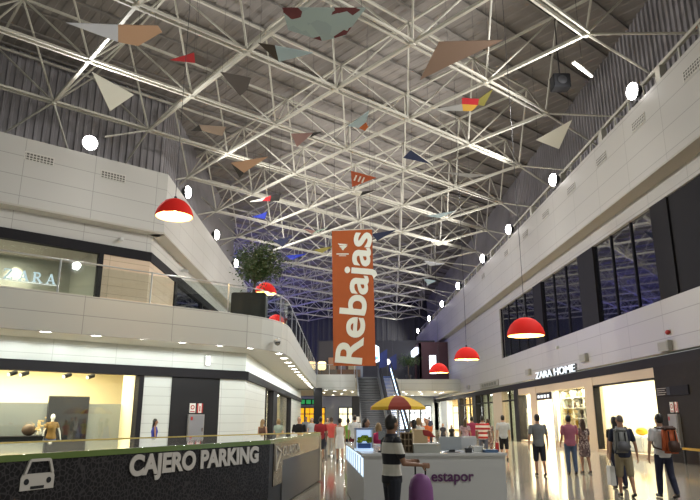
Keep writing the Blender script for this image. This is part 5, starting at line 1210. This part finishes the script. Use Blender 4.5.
# bags the people carry
def at_person(p, v): return Matrix.Translation(p.location) @ Matrix.Rotation(p.rotation_euler.z, 4, 'Z') @ Vector(v)
def backpack(label, p, c1, c2, z, w, h, d, tall, group=None, dx=0):
    q = at_person(p, (dx, -.17 - d / 2, z)); t = thing('backpack', label, 'backpack', q, p.rotation_euler.z)
    zs = .815 * 1.72 - z          # height of the wearer's shoulder over the pack's foot
    MB().hexa([(-w / 2, -d / 2, 0), (w / 2, -d / 2, 0), (w / 2, d / 2, 0), (-w / 2, d / 2, 0), (-w * .38, -d * .3, h), (w * .38, -d * .3, h), (w * .38, d / 2, h), (-w * .38, d / 2, h)]).build('pack', c1, t, bevel=.055, smooth=True)
    MB().hexa([(-w * .36, -d / 2 - .07, .04), (w * .36, -d / 2 - .07, .04), (w * .36, -d / 2, .02), (-w * .36, -d / 2, .02), (-w * .32, -d / 2 - .05, h * .45), (w * .32, -d / 2 - .05, h * .45), (w * .32, -d / 2 + .03, h * .5), (-w * .32, -d / 2 + .03, h * .5)]).build('pocket', c2, t, bevel=.03, smooth=True)
    MB().hexa([(-w * .40, -d * .42, h * .86), (w * .40, -d * .42, h * .86), (w * .40, d / 2, h * .9), (-w * .40, d / 2, h * .9), (-w * .34, -d * .25, h * 1.05), (w * .34, -d * .25, h * 1.05), (w * .34, d / 2, h * 1.05), (-w * .34, d / 2, h * 1.05)]).build('lid', c2 if tall else c1, t, bevel=.03, smooth=True)
    for s in (-1, 1):
        MB().path([(s * w * .28, d / 2 - .01, h * .93), (s * .10 - dx, d / 2 + .07, zs + .03), (s * .10 - dx, d / 2 + .17, zs + .055), (s * .105 - dx, d / 2 + .27, zs - .01), (s * .12 - dx, d / 2 + .30, zs - .14), (s * .15 - dx, d / 2 + .28, zs - .27), (s * .185 - dx, d / 2 + .17, zs - .37), (s * w * .4, d / 2 - .01, h * .14)], .017, 6).build('strap', c2, t)
        MB().bar((s * w * .2, -d / 2 - .005, h * .1), (s * w * .2, -d * .40, h * .85), .02, .015).build('webbing', black_m, t)
    return t
backpack('grey backpack on the back of the shaved man', pa, mat('pack_grey', (.16, .165, .16), .7), mat('pack_grey_dark', (.09, .09, .10), .7), .92, .34, .50, .17, False, dx=-.10)
backpack('big orange and black backpack on the white tee man', pb, mat('pack_orange', '#a3491c', .7), mat('pack_brown', '#3c2318', .7), .92, .36, .54, .22, True, dx=.04)
def carrier(label, p, arm, c, w, h, d, name='shopping_bag'):
    W, fa = arm[2], arm[3]; hand = W + fa * .075; q = at_person(p, (hand.x, hand.y, hand.z))
    t = thing(name, label, 'bag', (q.x, q.y, q.z - h - .12), p.rotation_euler.z)
    MB().hexa([(-d / 2, -w / 2, 0), (d / 2, -w / 2, 0), (d / 2, w / 2, 0), (-d / 2, w / 2, 0), (-d * .4, -w / 2, h), (d * .4, -w / 2, h), (d * .4, w / 2, h), (-d * .4, w / 2, h)]).build('body', c, t, bevel=.01)
    for s in (-1, 1): MB().path([(s * d * .35, -w * .25, h), (s * .01, -w * .1, h + .12), (s * .01, w * .1, h + .12), (s * d * .35, w * .25, h)], .006, 5).build('handle', c, t)
carrier('plain white shopping bag in the left hand of the shaved man', pa, PA[0], mat('paper_white', (.62, .62, .60), .6), .26, .40, .12)
carrier('red shopping bag hanging from the hand of white shirt man', pw, PW[0], mat('bag_red', '#a5262b', .6), .30, .34, .14)
W, fa = PS[1][2], PS[1][3]; g_ = at_person(ps, W + fa * .07); W0, fa0 = PS[0][2], PS[0][3]; g0 = at_person(ps, W0 + fa0 * .07)
gx = (g_ + g0) / 2
t = thing('trolley_bag', 'round topped purple trolley bag under the striped man hands', 'bag', (gx.x, gx.y, 0), R(-20))
pur = mat('bag_purple', '#7b4a80', .6)
MB().rings([[(.165 * sx * math.cos(a * math.pi / 10), .13 * sx * math.sin(a * math.pi / 10), z * 1.12) for a in range(20)] for z, sx in ((.07, .85), (.12, 1), (.5, 1.05), (.66, 1.0), (.75, .82), (.80, .55), (.82, .2))]).build('body', pur, t, smooth=True)
hz = min(g_.z, g0.z) - .005
MB().tube((-.07, 0, .85), (-.07, 0, hz), .012).tube((.07, 0, .85), (.07, 0, hz), .012).tube((-.13, 0, hz), (.13, 0, hz), .018).build('handle', black_m, t)
for s in (-1, 1): MB().tube((s * .12 - .02, -.06, .07), (s * .12 + .02, -.06, .07), .065, .065, 14).build('wheel', black_m, t)
MB().box(-.14, .14, -.11, .11, .05, .09).build('base', black_m, t)

# every thing's Empty goes to the foot of its own parts
bpy.context.view_layer.update()
for o in list(C.objects):
    if o.parent is None and o.type == 'EMPTY' and o.location.length < 1e-6 and o.children and 'category' in o.keys():
        bb = [c.matrix_world @ Vector(v) for c in o.children if c.type == 'MESH' for v in c.bound_box]
        if not bb: continue
        m_ = Vector(((min(v.x for v in bb) + max(v.x for v in bb)) / 2, (min(v.y for v in bb) + max(v.y for v in bb)) / 2, min(v.z for v in bb)))
        o.location = m_
        for c in o.children: c.location = c.location - m_
